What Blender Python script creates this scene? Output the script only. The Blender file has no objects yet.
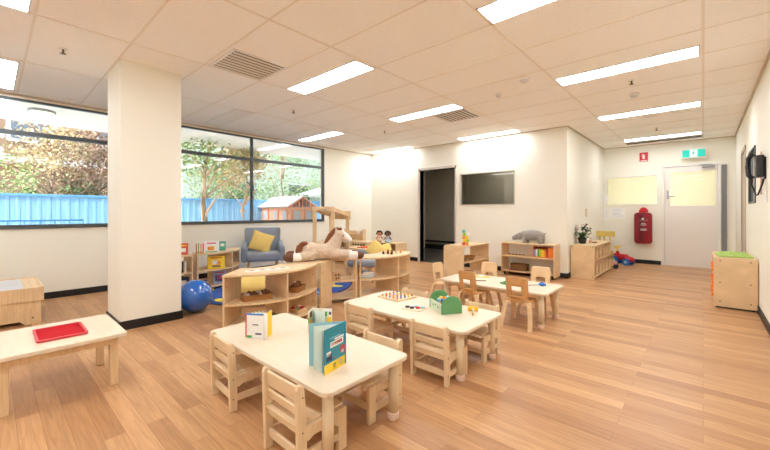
import bpy, bmesh, math, random
from mathutils import Vector, Matrix, Euler
random.seed(7)
COL = bpy.context.scene.collection
PI = math.pi
def R(d): return math.radians(d)
def lin(c): return tuple((x/12.92 if x <= .04045 else ((x+.055)/1.055)**2.4) for x in [v/255 for v in c])+(1,)

# ------------------------------------------------------------------ materials
MC = {}
def newmat(name):
    m = bpy.data.materials.new(name); m.use_nodes = True
    nt = m.node_tree; b = nt.nodes['Principled BSDF']
    return m, nt, b
def mat(name, rgb, rough=.5, metal=0., bump=0., bscale=40., var=0., vscale=6., sheen=0., coat=0., alpha=1.):
    if name in MC: return MC[name]
    m, nt, b = newmat(name); N = nt.nodes; L = nt.links
    b.inputs['Base Color'].default_value = lin(rgb); b.inputs['Roughness'].default_value = rough
    b.inputs['Metallic'].default_value = metal
    if sheen: b.inputs['Sheen Weight'].default_value = sheen
    if coat: b.inputs['Coat Weight'].default_value = coat
    tc = N.new('ShaderNodeTexCoord')
    if var:
        n = N.new('ShaderNodeTexNoise'); n.inputs['Scale'].default_value = vscale; n.inputs['Detail'].default_value = 4
        L.new(tc.outputs['Object'], n.inputs['Vector'])
        r = N.new('ShaderNodeMix'); r.data_type = 'RGBA'
        c = lin(rgb); r.inputs[6].default_value = tuple(x*(1-var) for x in c[:3])+(1,); r.inputs[7].default_value = tuple(min(1, x*(1+var)) for x in c[:3])+(1,)
        L.new(n.outputs['Fac'], r.inputs[0]); L.new(r.outputs[2], b.inputs['Base Color'])
    if bump:
        n = N.new('ShaderNodeTexNoise'); n.inputs['Scale'].default_value = bscale; n.inputs['Detail'].default_value = 3
        L.new(tc.outputs['Object'], n.inputs['Vector'])
        bp = N.new('ShaderNodeBump'); bp.inputs['Strength'].default_value = bump; bp.inputs['Distance'].default_value = .01
        L.new(n.outputs['Fac'], bp.inputs['Height']); L.new(bp.outputs['Normal'], b.inputs['Normal'])
    MC[name] = m; return m
def wood(name, rgb, dark=.86, scale=(2, 22, 2), rough=.42):
    if name in MC: return MC[name]
    m, nt, b = newmat(name); N = nt.nodes; L = nt.links
    tc = N.new('ShaderNodeTexCoord'); mp = N.new('ShaderNodeMapping'); mp.inputs['Scale'].default_value = scale
    n = N.new('ShaderNodeTexNoise'); n.inputs['Scale'].default_value = 2.2; n.inputs['Detail'].default_value = 7; n.inputs['Distortion'].default_value = .6
    L.new(tc.outputs['Object'], mp.inputs[0]); L.new(mp.outputs[0], n.inputs['Vector'])
    r = N.new('ShaderNodeValToRGB'); c = lin(rgb)
    r.color_ramp.elements[0].position = .34; r.color_ramp.elements[0].color = (c[0]*dark, c[1]*dark*.97, c[2]*dark*.92, 1)
    r.color_ramp.elements[1].position = .62; r.color_ramp.elements[1].color = c
    L.new(n.outputs['Fac'], r.inputs[0]); L.new(r.outputs[0], b.inputs['Base Color'])
    b.inputs['Roughness'].default_value = rough
    MC[name] = m; return m
def emis(name, rgb, s):
    if name in MC: return MC[name]
    m, nt, b = newmat(name); b.inputs['Base Color'].default_value = lin(rgb)
    b.inputs['Emission Color'].default_value = lin(rgb); b.inputs['Emission Strength'].default_value = s
    MC[name] = m; return m
def glassmat(name, tint=(255, 255, 255), refl=1., rough=0.0, dens=0.0):
    if name in MC: return MC[name]
    m = bpy.data.materials.new(name); m.use_nodes = True; nt = m.node_tree; N = nt.nodes; L = nt.links
    N.clear(); o = N.new('ShaderNodeOutputMaterial'); t = N.new('ShaderNodeBsdfTransparent'); t.inputs[0].default_value = lin(tint)
    g = N.new('ShaderNodeBsdfGlossy'); g.inputs['Roughness'].default_value = rough
    f = N.new('ShaderNodeFresnel'); f.inputs[0].default_value = 1.5
    mu = N.new('ShaderNodeMath'); mu.operation = 'MULTIPLY'; mu.inputs[1].default_value = refl
    mx = N.new('ShaderNodeMixShader'); L.new(f.outputs[0], mu.inputs[0]); L.new(mu.outputs[0], mx.inputs[0])
    L.new(g.outputs[0], mx.inputs[2])
    if dens:
        d = N.new('ShaderNodeBsdfDiffuse'); d.inputs[0].default_value = lin(tint)
        m2 = N.new('ShaderNodeMixShader'); m2.inputs[0].default_value = dens
        L.new(t.outputs[0], m2.inputs[1]); L.new(d.outputs[0], m2.inputs[2]); L.new(m2.outputs[0], mx.inputs[1])
    else: L.new(t.outputs[0], mx.inputs[1])
    L.new(mx.outputs[0], o.inputs[0]); MC[name] = m; return m

def floor_mat():
    m, nt, b = newmat('plank_floor'); N = nt.nodes; L = nt.links
    tc = N.new('ShaderNodeTexCoord')
    br = N.new('ShaderNodeTexBrick'); br.offset = .37; br.offset_frequency = 2
    br.inputs['Scale'].default_value = 1; br.inputs['Brick Width'].default_value = .92; br.inputs['Row Height'].default_value = .092
    br.inputs['Mortar Size'].default_value = .0012; br.inputs['Mortar Smooth'].default_value = .3; br.inputs['Bias'].default_value = 0
    br.inputs['Color1'].default_value = (0, 0, 0, 1); br.inputs['Color2'].default_value = (1, 1, 1, 1); br.inputs['Mortar'].default_value = (.0, .0, .0, 1)
    L.new(tc.outputs['Object'], br.inputs['Vector'])
    rp = N.new('ShaderNodeValToRGB'); e = rp.color_ramp.elements
    e[0].position = 0; e[0].color = lin((172, 126, 86)); e[1].position = 1; e[1].color = lin((206, 161, 116))
    x = e.new(.35); x.color = lin((187, 141, 98)); x = e.new(.7); x.color = lin((197, 152, 108))
    L.new(br.outputs['Color'], rp.inputs[0])
    mp = N.new('ShaderNodeMapping'); mp.inputs['Scale'].default_value = (1.6, 24, 1)
    n = N.new('ShaderNodeTexNoise'); n.inputs['Scale'].default_value = 2.5; n.inputs['Detail'].default_value = 8; n.inputs['Distortion'].default_value = .8
    # shift grain per plank
    ad = N.new('ShaderNodeVectorMath'); ad.operation = 'ADD'
    ml = N.new('ShaderNodeVectorMath'); ml.operation = 'SCALE'; ml.inputs['Scale'].default_value = 9
    L.new(br.outputs['Color'], ml.inputs[0]); L.new(tc.outputs['Object'], ad.inputs[0]); L.new(ml.outputs[0], ad.inputs[1])
    L.new(ad.outputs[0], mp.inputs[0]); L.new(mp.outputs[0], n.inputs['Vector'])
    r2 = N.new('ShaderNodeValToRGB'); r2.color_ramp.elements[0].position = .3; r2.color_ramp.elements[0].color = (.82, .79, .76, 1)
    r2.color_ramp.elements[1].position = .65; r2.color_ramp.elements[1].color = (1.06, 1.06, 1.06, 1)
    L.new(n.outputs['Fac'], r2.inputs[0])
    mx = N.new('ShaderNodeMix'); mx.data_type = 'RGBA'; mx.blend_type = 'MULTIPLY'; mx.inputs[0].default_value = 1
    L.new(rp.outputs[0], mx.inputs[6]); L.new(r2.outputs[0], mx.inputs[7])
    m3 = N.new('ShaderNodeMix'); m3.data_type = 'RGBA'; m3.inputs[7].default_value = lin((140, 92, 58))
    sc = N.new('ShaderNodeMath'); sc.operation = 'MULTIPLY'; sc.inputs[1].default_value = .55
    L.new(br.outputs['Fac'], sc.inputs[0]); L.new(sc.outputs[0], m3.inputs[0]); L.new(mx.outputs[2], m3.inputs[6])
    L.new(m3.outputs[2], b.inputs['Base Color']); b.inputs['Roughness'].default_value = .36
    b.inputs['Specular IOR Level'].default_value = .4
    return m
def ceil_mat():
    m, nt, b = newmat('ceiling_tile'); N = nt.nodes; L = nt.links
    tc = N.new('ShaderNodeTexCoord')
    n = N.new('ShaderNodeTexNoise'); n.inputs['Scale'].default_value = 160; n.inputs['Detail'].default_value = 3
    L.new(tc.outputs['Object'], n.inputs['Vector'])
    r = N.new('ShaderNodeValToRGB'); r.color_ramp.elements[0].position = .3; r.color_ramp.elements[0].color = lin((240, 238, 234))
    r.color_ramp.elements[1].position = .5; r.color_ramp.elements[1].color = lin((252, 251, 248))
    L.new(n.outputs['Fac'], r.inputs[0])
    # large tile to tile tone change
    br = N.new('ShaderNodeTexBrick'); br.offset = 0; br.inputs['Scale'].default_value = 1
    br.inputs['Brick Width'].default_value = 1.21; br.inputs['Row Height'].default_value = .5885; br.inputs['Mortar Size'].default_value = 0
    br.inputs['Color1'].default_value = (.985, .985, .985, 1); br.inputs['Color2'].default_value = (1, 1, 1, 1)
    mp = N.new('ShaderNodeMapping'); mp.inputs['Location'].default_value = (0, -.22, 0)
    L.new(tc.outputs['Object'], mp.inputs[0]); L.new(mp.outputs[0], br.inputs['Vector'])
    mx = N.new('ShaderNodeMix'); mx.data_type = 'RGBA'; mx.blend_type = 'MULTIPLY'; mx.inputs[0].default_value = 1
    L.new(r.outputs[0], mx.inputs[6]); L.new(br.outputs['Color'], mx.inputs[7]); L.new(mx.outputs[2], b.inputs['Base Color'])
    b.inputs['Roughness'].default_value = .95
    return m

WALL = mat('wall_paint', (238, 236, 224), .7, var=.012, vscale=2)
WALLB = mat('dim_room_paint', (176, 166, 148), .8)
WALLP = mat('pale_room_paint', (240, 239, 232), .8)
BLACK = mat('black_vinyl', (22, 22, 24), .45)
FRAME = mat('window_frame_metal', (84, 88, 90), .4, .3)
WHITE = mat('white_paint', (236, 234, 230), .45)
BIRCH = wood('birch_ply', (231, 202, 160))
BIRCH2 = wood('birch_chair', (232, 207, 170), .9)
TOP = wood('table_laminate', (228, 214, 192), .965, (3, 14, 3), .38)
BEECH = wood('beech_bentwood', (214, 165, 108), .84)
BEECHL = wood('beech_light', (232, 200, 158), .9)
LEG = mat('leg_tube_cream', (226, 206, 172), .4)
CAP = mat('leg_foot_pink', (226, 200, 180), .5)
SCREW = mat('screw_dark', (95, 80, 62), .4, .6)
BLUEG = mat('plastic_blue', (40, 110, 200), .35)
YEL = mat('yellow_cloth', (232, 202, 120), .85, bump=.25, bscale=120, var=.05)
GREY = mat('grey_upholstery', (140, 149, 162), .9, bump=.3, bscale=180, var=.08, vscale=30, sheen=.3)
RED = mat('red_plastic', (196, 10, 30), .45)
ORANGE = mat('orange_plastic', (236, 130, 50), .45)
GREEN = mat('green_paint', (96, 158, 104), .5)
WICK = mat('wicker', (170, 118, 62), .7, bump=.8, bscale=90, var=.2, vscale=60)
WICKD = mat('wicker_dark', (120, 84, 44), .7, bump=.8, bscale=90, var=.2, vscale=60)
DKBROWN = mat('dark_brown', (92, 56, 36), .8)
PAPER = mat('paper', (243, 243, 240), .8)
STEEL = mat('steel', (170, 172, 176), .35, .8)

# ------------------------------------------------------------------ mesh helpers
SPLIT = {'side_panel', 'screw', 'yellow_shape', 'pale_shape', 'eye', 'nostril', 'piece', 'dot', 'dark_piece', 'baluster', 'gable_slat', 'lid_panel', 'print', 'caster', 'apron', 'tub_front', 'rocker', 'inlay', 'hinge'}
class MB:
    def __init__(s): s.bm = bmesh.new(); s.mats = []
    def mi(s, m):
        if m is None: return 0
        if m not in s.mats: s.mats.append(m)
        return s.mats.index(m)
    def _add(s, tmp, M, m, smooth):
        i = s.mi(m); vm = {}
        for v in tmp.verts: vm[v] = s.bm.verts.new(M @ v.co)
        for f in tmp.faces:
            try:
                g = s.bm.faces.new([vm[v] for v in f.verts]); g.material_index = i; g.smooth = smooth
            except ValueError: pass
        tmp.free(); return s
    def box(s, c, d, rot=(0, 0, 0), bev=.003, m=None, seg=2):
        t = bmesh.new(); bmesh.ops.create_cube(t, size=1)
        for v in t.verts: v.co = Vector((v.co.x*d[0], v.co.y*d[1], v.co.z*d[2]))
        bev = min(bev, min(d)*.45)
        if bev > 0: bmesh.ops.bevel(t, geom=t.edges[:], offset=bev, segments=seg, affect='EDGES', profile=.5)
        return s._add(t, Matrix.Translation(c) @ Euler(rot).to_matrix().to_4x4(), m, False)
    def b2(s, x0, x1, y0, y1, z0, z1, bev=.002, m=None):
        return s.box(((x0+x1)/2, (y0+y1)/2, (z0+z1)/2), (abs(x1-x0), abs(y1-y0), abs(z1-z0)), bev=bev, m=m)
    def cyl(s, p, q, r, r2=None, n=20, m=None, smooth=True, cap=True):
        p = Vector(p); q = Vector(q); r2 = r if r2 is None else r2
        t = bmesh.new(); bmesh.ops.create_cone(t, cap_ends=cap, segments=n, radius1=r, radius2=r2, depth=(q-p).length)
        M = Matrix.Translation((p+q)/2) @ (q-p).to_track_quat('Z', 'Y').to_matrix().to_4x4()
        i = s.mi(m); vm = {}
        for v in t.verts: vm[v] = s.bm.verts.new(M @ v.co)
        for f in t.faces:
            g = s.bm.faces.new([vm[v] for v in f.verts]); g.material_index = i; g.smooth = smooth and len(f.verts) == 4
        t.free(); return s
    def ball(s, c, r, m=None, rot=(0, 0, 0), n=16):
        if not hasattr(r, '__len__'): r = (r, r, r)
        t = bmesh.new(); bmesh.ops.create_uvsphere(t, u_segments=n, v_segments=max(6, n//2+2), radius=1)
        M = Matrix.Translation(c) @ Euler(rot).to_matrix().to_4x4() @ Matrix.Diagonal((*r, 1))
        return s._add(t, M, m, True)
    def prism(s, pts, z0, z1, m=None, M=None, bev=0, smooth=False):
        t = bmesh.new(); a = [t.verts.new((x, y, z0)) for x, y in pts]; b = [t.verts.new((x, y, z1)) for x, y in pts]
        t.faces.new(a[::-1]); t.faces.new(b); n = len(pts)
        for i in range(n): t.faces.new((a[i], a[(i+1) % n], b[(i+1) % n], b[i]))
        bmesh.ops.recalc_face_normals(t, faces=t.faces[:])
        if bev:
            eds = [e for e in t.edges if abs(e.verts[0].co.z-e.verts[1].co.z) < 1e-6]
            bmesh.ops.bevel(t, geom=eds, offset=bev, segments=2, affect='EDGES', profile=.5)
        return s._add(t, M or Matrix(), m, smooth)
    def tube(s, pts, r, n=8, m=None, rs=None):
        pts = [Vector(p) for p in pts]; i0 = s.mi(m); rings = []
        for i, p in enumerate(pts):
            d = (pts[min(i+1, len(pts)-1)]-pts[max(i-1, 0)]).normalized()
            q = d.to_track_quat('Z', 'Y'); rr = rs[i] if rs else r
            rings.append([s.bm.verts.new(p + q @ Vector((rr*math.cos(2*PI*k/n), rr*math.sin(2*PI*k/n), 0))) for k in range(n)])
        for a, b in zip(rings, rings[1:]):
            for k in range(n):
                f = s.bm.faces.new((a[k], a[(k+1) % n], b[(k+1) % n], b[k])); f.smooth = True; f.material_index = i0
        for rg in (rings[0][::-1], rings[-1]):
            f = s.bm.faces.new(rg); f.material_index = i0
        return s
    def lathe(s, prof, c=(0, 0, 0), n=24, m=None):
        i0 = s.mi(m); rings = []
        for r, z in prof: rings.append([s.bm.verts.new((c[0]+r*math.cos(2*PI*k/n), c[1]+r*math.sin(2*PI*k/n), c[2]+z)) for k in range(n)])
        for a, b in zip(rings, rings[1:]):
            for k in range(n):
                f = s.bm.faces.new((a[k], a[(k+1) % n], b[(k+1) % n], b[k])); f.smooth = True; f.material_index = i0
        s.bm.faces.new(rings[0][::-1]); s.bm.faces.new(rings[-1]); return s
    def build_each(s, name, m, parent):
        seen = set(); first = None
        for v in s.bm.verts[:]:
            if v in seen: continue
            st = [v]; isl = []; seen.add(v)
            while st:
                x = st.pop(); isl.append(x)
                for e in x.link_edges:
                    y = e.other_vert(x)
                    if y not in seen: seen.add(y); st.append(y)
            q = MB(); mp = {x: q.bm.verts.new(x.co) for x in isl}
            fs = {f for x in isl for f in x.link_faces}
            for f in fs: q.bm.faces.new([mp[x] for x in f.verts]).smooth = f.smooth
            bmesh.ops.recalc_face_normals(q.bm, faces=q.bm.faces[:])
            me = bpy.data.meshes.new(name); q.bm.to_mesh(me); q.bm.free()
            if m: me.materials.append(m)
            o = bpy.data.objects.new(name, me); COL.objects.link(o); o.parent = parent; first = first or o
        s.bm.free(); return first
    def build(s, name, m=None, parent=None, loc=None, rot=None):
        if name in SPLIT and parent is not None and not s.mats and loc is None: return s.build_each(name, m, parent)
        bmesh.ops.recalc_face_normals(s.bm, faces=s.bm.faces[:])
        me = bpy.data.meshes.new(name); s.bm.to_mesh(me); s.bm.free()
        if s.mats:
            for x in s.mats: me.materials.append(x)
        elif m: me.materials.append(m)
        o = bpy.data.objects.new(name, me); COL.objects.link(o)
        if parent: o.parent = parent
        if loc: o.location = loc
        if rot is not None: o.rotation_euler = (0, 0, rot) if not hasattr(rot, '__len__') else rot
        return o
def rrect(w, h, r, n=5, cx=0, cy=0):
    pts = []
    for sx, sy, a in ((1, 1, 0), (-1, 1, 90), (-1, -1, 180), (1, -1, 270)):
        for k in range(n+1):
            t = R(a+90*k/n); pts.append((cx+sx*(w/2-r)+r*math.cos(t), cy+sy*(h/2-r)+r*math.sin(t)))
    return pts
def thing(name, label, cat, loc=(0, 0, 0), rot=0, group=None):
    o = bpy.data.objects.new(name, None); COL.objects.link(o); o.empty_display_size = .1
    o.location = loc; o.rotation_euler = (0, 0, rot); return tag(o, label, cat, group)
def tag(o, label, cat, group=None):
    o['label'] = label; o['category'] = cat
    if group: o['group'] = group
    return o
def struct(mb, name, m=None):
    o = mb.build(name, m); o['kind'] = 'structure'; return o
def dup(root, loc, rot, label, group=None):
    r = root.copy(); COL.objects.link(r); r.location = loc; r.rotation_euler = (0, 0, rot) if not hasattr(rot, '__len__') else rot; r['label'] = label
    if group: r['group'] = group
    for ch in root.children:
        c = ch.copy(); COL.objects.link(c); c.parent = r
        for g in ch.children:
            d = g.copy(); COL.objects.link(d); d.parent = c
    return r
def blob(name, shapes, voxel, m, parent=None, loc=None, rot=None, disp=0., dscale=.02, smooth=6):
    b = MB()
    for s in shapes:
        if s[0] == 'e': b.ball(s[1], s[2], rot=s[3] if len(s) > 3 else (0, 0, 0), n=20)
        else:
            _, p, r1, q, r2 = s; p = Vector(p); q = Vector(q); k = max(3, int((q-p).length/(min(r1, r2)*.35)))
            for i in range(k+1):
                t = i/k; b.ball(p.lerp(q, t), r1+(r2-r1)*t, n=14)
    o = b.build(name, m, parent, loc, rot)
    md = o.modifiers.new('remesh', 'REMESH'); md.mode = 'VOXEL'; md.voxel_size = voxel; md.use_smooth_shade = True
    sm = o.modifiers.new('smooth', 'SMOOTH'); sm.iterations = smooth; sm.factor = .5
    if disp:
        tx = bpy.data.textures.new(name+'_fur', 'CLOUDS'); tx.noise_scale = dscale
        dm = o.modifiers.new('fur', 'DISPLACE'); dm.texture = tx; dm.strength = disp; dm.mid_level = .5
    return o

XW, XR, XC, YB, YF, HC, Y0 = -6.266, .458, -1.698, 6.465, 9.43, 2.56, -3.2
T = .15
# ------------------------------------------------------------------ room shell
b = MB(); b.prism([(XW-T, Y0-T), (XR+T, Y0-T), (XR+T, YF+T), (XC, YF+T), (XC, YB), (XW-T, YB)], -.12, 0)
struct(b, 'floor', floor_mat())
b = MB(); b.prism([(XW-T, Y0-T), (XR+T, Y0-T), (XR+T, YF+T), (XC-T, YF+T), (XC-T, YB+T), (XW-T, YB+T)], HC, HC+.14)
struct(b, 'ceiling', ceil_mat())
# ceiling grid bars
b = MB(); bar = mat('ceiling_bar', (236, 229, 218), .6)
for k in range(-5, 1):
    x = k*1.21
    if x <= XW: continue
    b.b2(x-.009, x+.009, Y0, (YF if x > XC else YB), HC-.003, HC+.001, 0)
k = -5
while .22+.5885*k < YF:
    y = .22+.5885*k; k += 1
    if y < Y0: continue
    b.b2((XC if y > YB else XW), XR, y-.008, y+.008, HC-.003, HC+.001, 0)
struct(b, 'trim_1', bar)
b = MB(); tb = mat('ceiling_edge', (200, 186, 168), .6)
b.b2(XR-.02, XR, Y0, YF, HC-.018, HC, 0); b.b2(XC, XR, YF-.02, YF, HC-.012, HC, 0); b.b2(XC, XC+.02, YB, YF, HC-.012, HC, 0); b.b2(XW, XC, YB-.02, YB, HC-.012, HC, 0); b.b2(XW, XW+.03, Y0, YB, HC-.02, HC, 0)
struct(b, 'trim_2', tb)
# walls
def wall_open(name, axis, c0, c1, a0, a1, holes, z1=HC, m=WALL):
    """axis 'x': wall plane of constant x between c0,c1, running along y a0..a1; holes (a,b,z0,z1)"""
    b = MB(); cuts = sorted(holes); p = a0
    def put(u0, u1, z0, zz):
        if u1-u0 < 1e-4 or zz-z0 < 1e-4: return
        if axis == 'x': b.b2(c0, c1, u0, u1, z0, zz, 0)
        else: b.b2(u0, u1, c0, c1, z0, zz, 0)
    for (u, v, z0, zz) in cuts:
        put(p, u, 0, z1); put(u, v, 0, z0); put(u, v, zz, z1); p = v
    put(p, a1, 0, z1)
    return struct(b, name, m)
WZ0, WZ1 = .92, 2.515
wall_open('wall_left', 'x', XW-T, XW, Y0, YB, [(-1.5, 1.55, WZ0, WZ1), (1.6, 4.96, WZ0, WZ1)])
wall_open('wall_back', 'y', YB, YB+T, XW-T, XC, [(-4.745, -3.845, 0, 2.04), (-3.73, -2.583, 1.25, 1.895)])
wall_open('wall_alcove', 'x', XC-T, XC, YB+T, YF+T, [])
wall_open('wall_far', 'y', YF, YF+T, XC, XR+T, [(-1.655, -.711, 1.263, 1.906), (-.60, .222, 0, 2.045)])
wall_open('wall_right', 'x', XR, XR+T, Y0, YF, [(5.965, 6.744, 1.222, 1.90), (7.30, 7.93, 0, 2.02)])
wall_open('wall_front', 'y', Y0-T, Y0, XW-T, XR+T, [])
b = MB(); b.b2(-4.61, -4.074, .817, 1.34, 0, HC, .004); struct(b, 'wall_pillar', WALL)
# baseboards
bh = .085; d = .012
def base(name, *boxes):
    b = MB()
    for q in boxes: b.b2(q[0], q[1], q[2], q[3], 0.0005, bh, .002)
    struct(b, name, BLACK)
base('baseboard_left', (XW, XW+d, Y0, YB)); base('baseboard_back', (XW+d, -4.80, YB-d, YB), (-3.79, XC+d, YB-d, YB))
base('baseboard_far', (XC+d, -.66, YF-d, YF)); base('baseboard_right', (XR-d, XR, Y0, 7.24), (XR-d, XR, 7.99, YF-d)); base('baseboard_alcove', (XC, XC+d, YB, YF))
base('baseboard_front', (XW+d, XR-d, Y0, Y0+d))
base('baseboard_pillar', (-4.074, -4.062, .805, 1.352), (-4.622, -4.61, .805, 1.352), (-4.61, -4.074, .805, .817), (-4.61, -4.074, 1.34, 1.352))
# windows in the left wall
def win(name, y0, y1, mulls):
    x0, x1 = XW-.06, XW+.004; f = .038
    b = MB()
    b.b2(x0, x1, y0, y1, WZ0-.0, WZ0+f); b.b2(x0, x1, y0, y1, WZ1-f*.6, WZ1); b.b2(x0, x1, y0, y1, 2.07, 2.12)
    for y in [y0+f/2, y1-f/2]+mulls: b.b2(x0, x1+.001, y-f/2, y+f/2, WZ0, WZ1)
    o = struct(b, name, FRAME)
    MB().b2(XW+.0005, XW+.02, y0-.01, y1+.01, WZ0-.014, WZ0-.001, .002).build('window_sill', FRAME, o)
    es = [y0]+mulls+[y1]
    for a, c in zip(es, es[1:]):
        for z0, z1 in ((WZ0+f, 2.07), (2.12, WZ1-f*.6)):
            g = MB(); g.b2(XW-.032, XW-.028, a+f/2, c-f/2, z0, z1, 0); g.build('pane', glassmat('window_glass', (250, 252, 252), 1.0), o)
    return o
win('window_1', -1.5, 1.55, [0.0-.35]); win('window_2', 1.6, 4.96, [3.27])
# interior windows
def iwin(name, axis, c, a0, a1, z0, z1, fr, glass, ft=.02, dep=.08, off=.04):
    b = MB()
    def q(u0, u1, zz0, zz1, bb=b, c0=c-.012, c1=c+dep):
        if axis == 'y': bb.b2(u0, u1, c0, c1, zz0, zz1, .001)
        else: bb.b2(c0, c1, u0, u1, zz0, zz1, .001)
    q(a0, a1, z0, z0+ft); q(a0, a1, z1-ft, z1); q(a0, a0+ft, z0, z1); q(a1-ft, a1, z0, z1)
    o = struct(b, name, fr)
    g = MB(); q(a0+ft, a1-ft, z0+ft, z1-ft, g, c+off, c+off+.005); g.build('pane', glass, o)
    return o
iwin('window_3', 'y', YB, -3.73, -2.583, 1.25, 1.895, mat('thin_grey_frame', (196, 188, 174), .5), glassmat('dark_glass', (215, 212, 205), 1.1), .018)
iwin('window_4', 'y', YF, -1.655, -.711, 1.263, 1.906, WHITE, glassmat('pale_glass', (250, 248, 232), 1.0, .03), .018)
iwin('window_5', 'x', XR, 5.965, 6.744, 1.222, 1.90, mat('dark_frame', (46, 48, 50), .4), glassmat('blue_glass', (214, 224, 226), 1.0, dens=.6), .022, .03, .012)
# cased opening in the back wall
b = MB(); jm = mat('jamb_paint', (208, 200, 192), .5)
b.b2(-4.80, -4.745, YB-.015, YB+T+.01, 0, 2.09); b.b2(-3.845, -3.80, YB-.015, YB+T+.01, 0, 2.09); b.b2(-4.80, -3.80, YB-.015, YB+T+.01, 2.04, 2.09)
struct(b, 'door_1', jm)
# far door
b = MB(); b.b2(-.640, -.60, YF-.02, YF+T, 0, 2.085); b.b2(.222, .255, YF-.02, YF+T, 0, 2.085); b.b2(-.64, .255, YF-.02, YF+T, 2.045, 2.085)
struct(b, 'trim_3', WHITE)
dx0, dx1 = -.597, .219
b = MB(); y0, y1 = YF-.004, YF+.036
b.b2(dx0, -.513, y0, y1, .008, 2.04); b.b2(.186, dx1, y0, y1, .008, 2.04); b.b2(-.513, .186, y0, y1, .008, 1.243); b.b2(-.513, .186, y0, y1, 1.93, 2.04)
door = struct(b, 'door_2', mat('door_paint', (232, 226, 220), .45))
MB().b2(-.513, .186, YF+.014, YF+.02, 1.243, 1.93, 0).build('pane', MC['pale_glass'], door)
b = MB(); b.b2(-.565, -.533, YF-.012, YF-.004, 1.38, 1.56, .002); b.build('handle_plate', STEEL, door)
b = MB(); b.cyl((-.548, YF-.01, 1.44), (-.548, YF-.05, 1.44), .01); b.cyl((-.548, YF-.05, 1.44), (-.43, YF-.05, 1.435), .009); b.build('door_handle', STEEL, door)
b = MB(); b.b2(-.02, .17, YF-.05, YF-.004, 1.985, 2.025, .004); b.box((.03, YF-.08, 2.05), (.2, .02, .012), (0, 0, R(12))); b.build('door_closer', STEEL, door)
b = MB()
for k in range(5): b.b2(.262+k*.016, .274+k*.016, YF-.035, YF-.001, 0.002, 2.03, .003)
b.b2(.262, .34, YF-.012, YF-.001, 0.002, 2.03)
struct(b, 'trim_4', mat('hinge_guard_grey', (150, 150, 152), .5))
# right wall door (seen edge on)
b = MB(); fm = mat('tan_door_frame', (196, 178, 158), .5)
b.b2(XR-.012, XR+T, 7.24, 7.30, 0, 2.08); b.b2(XR-.012, XR+T, 7.93, 7.99, 0, 2.08); b.b2(XR-.012, XR+T, 7.24, 7.99, 2.02, 2.08); struct(b, 'trim_5', fm)
b = MB(); b.b2(XR+.004, XR+.044, 7.305, 7.925, .008, 2.015); d3 = struct(b, 'door_3', mat('dull_door', (190, 180, 166), .5))
MB().cyl((XR+.03, 7.37, 1.0), (XR-.01, 7.37, 1.0), .018).build('door_handle', STEEL, d3)

# dim room behind the opening, pale room behind the far wall
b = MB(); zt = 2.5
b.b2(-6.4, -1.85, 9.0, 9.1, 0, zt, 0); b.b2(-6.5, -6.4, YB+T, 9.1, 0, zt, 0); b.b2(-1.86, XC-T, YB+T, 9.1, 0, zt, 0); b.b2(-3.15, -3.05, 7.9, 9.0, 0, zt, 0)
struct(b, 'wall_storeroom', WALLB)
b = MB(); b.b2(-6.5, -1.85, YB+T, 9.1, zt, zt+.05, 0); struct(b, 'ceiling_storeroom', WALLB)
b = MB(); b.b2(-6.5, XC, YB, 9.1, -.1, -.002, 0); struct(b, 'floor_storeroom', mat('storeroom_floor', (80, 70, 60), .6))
b = MB(); b.b2(-6.4, -3.15, 8.985, 9.0, .0, .14, 0); b.b2(-6.4, -3.15, 8.98, 9.0, .2, .26, 0); struct(b, 'trim_6', BLACK)
b = MB(); b.b2(-2.0, .8, 11.5, 11.6, 0, zt, 0); b.b2(-2.1, -2.0, YF+T, 11.6, 0, zt, 0); b.b2(.8, .9, YF+T, 11.6, 0, zt, 0)
struct(b, 'wall_hallway', WALLP)
b = MB(); b.b2(-2.1, .9, YF+T, 11.6, zt, zt+.05, 0); struct(b, 'ceiling_hallway', WALLP)
b = MB(); b.b2(-2.1, .9, YF, 11.6, -.1, -.002, 0); struct(b, 'floor_hallway', mat('hall_floor', (190, 150, 110), .5))
b = MB(); b.b2(XR+T, XR+1, 5, 8.2, -.05, -.002, 0); b.b2(XR+.9, XR+1, 5, 8.2, 0, 2.5, 0); b.b2(XR+T, XR+1, 5, 8.2, 2.5, 2.55, 0); b.b2(XR+T, XR+1, 4.95, 5, 0, 2.5, 0); b.b2(XR+T, XR+1, 8.2, 8.25, 0, 2.5, 0); struct(b, 'wall_office', mat('office_wall', (190, 195, 196), .8))

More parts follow.
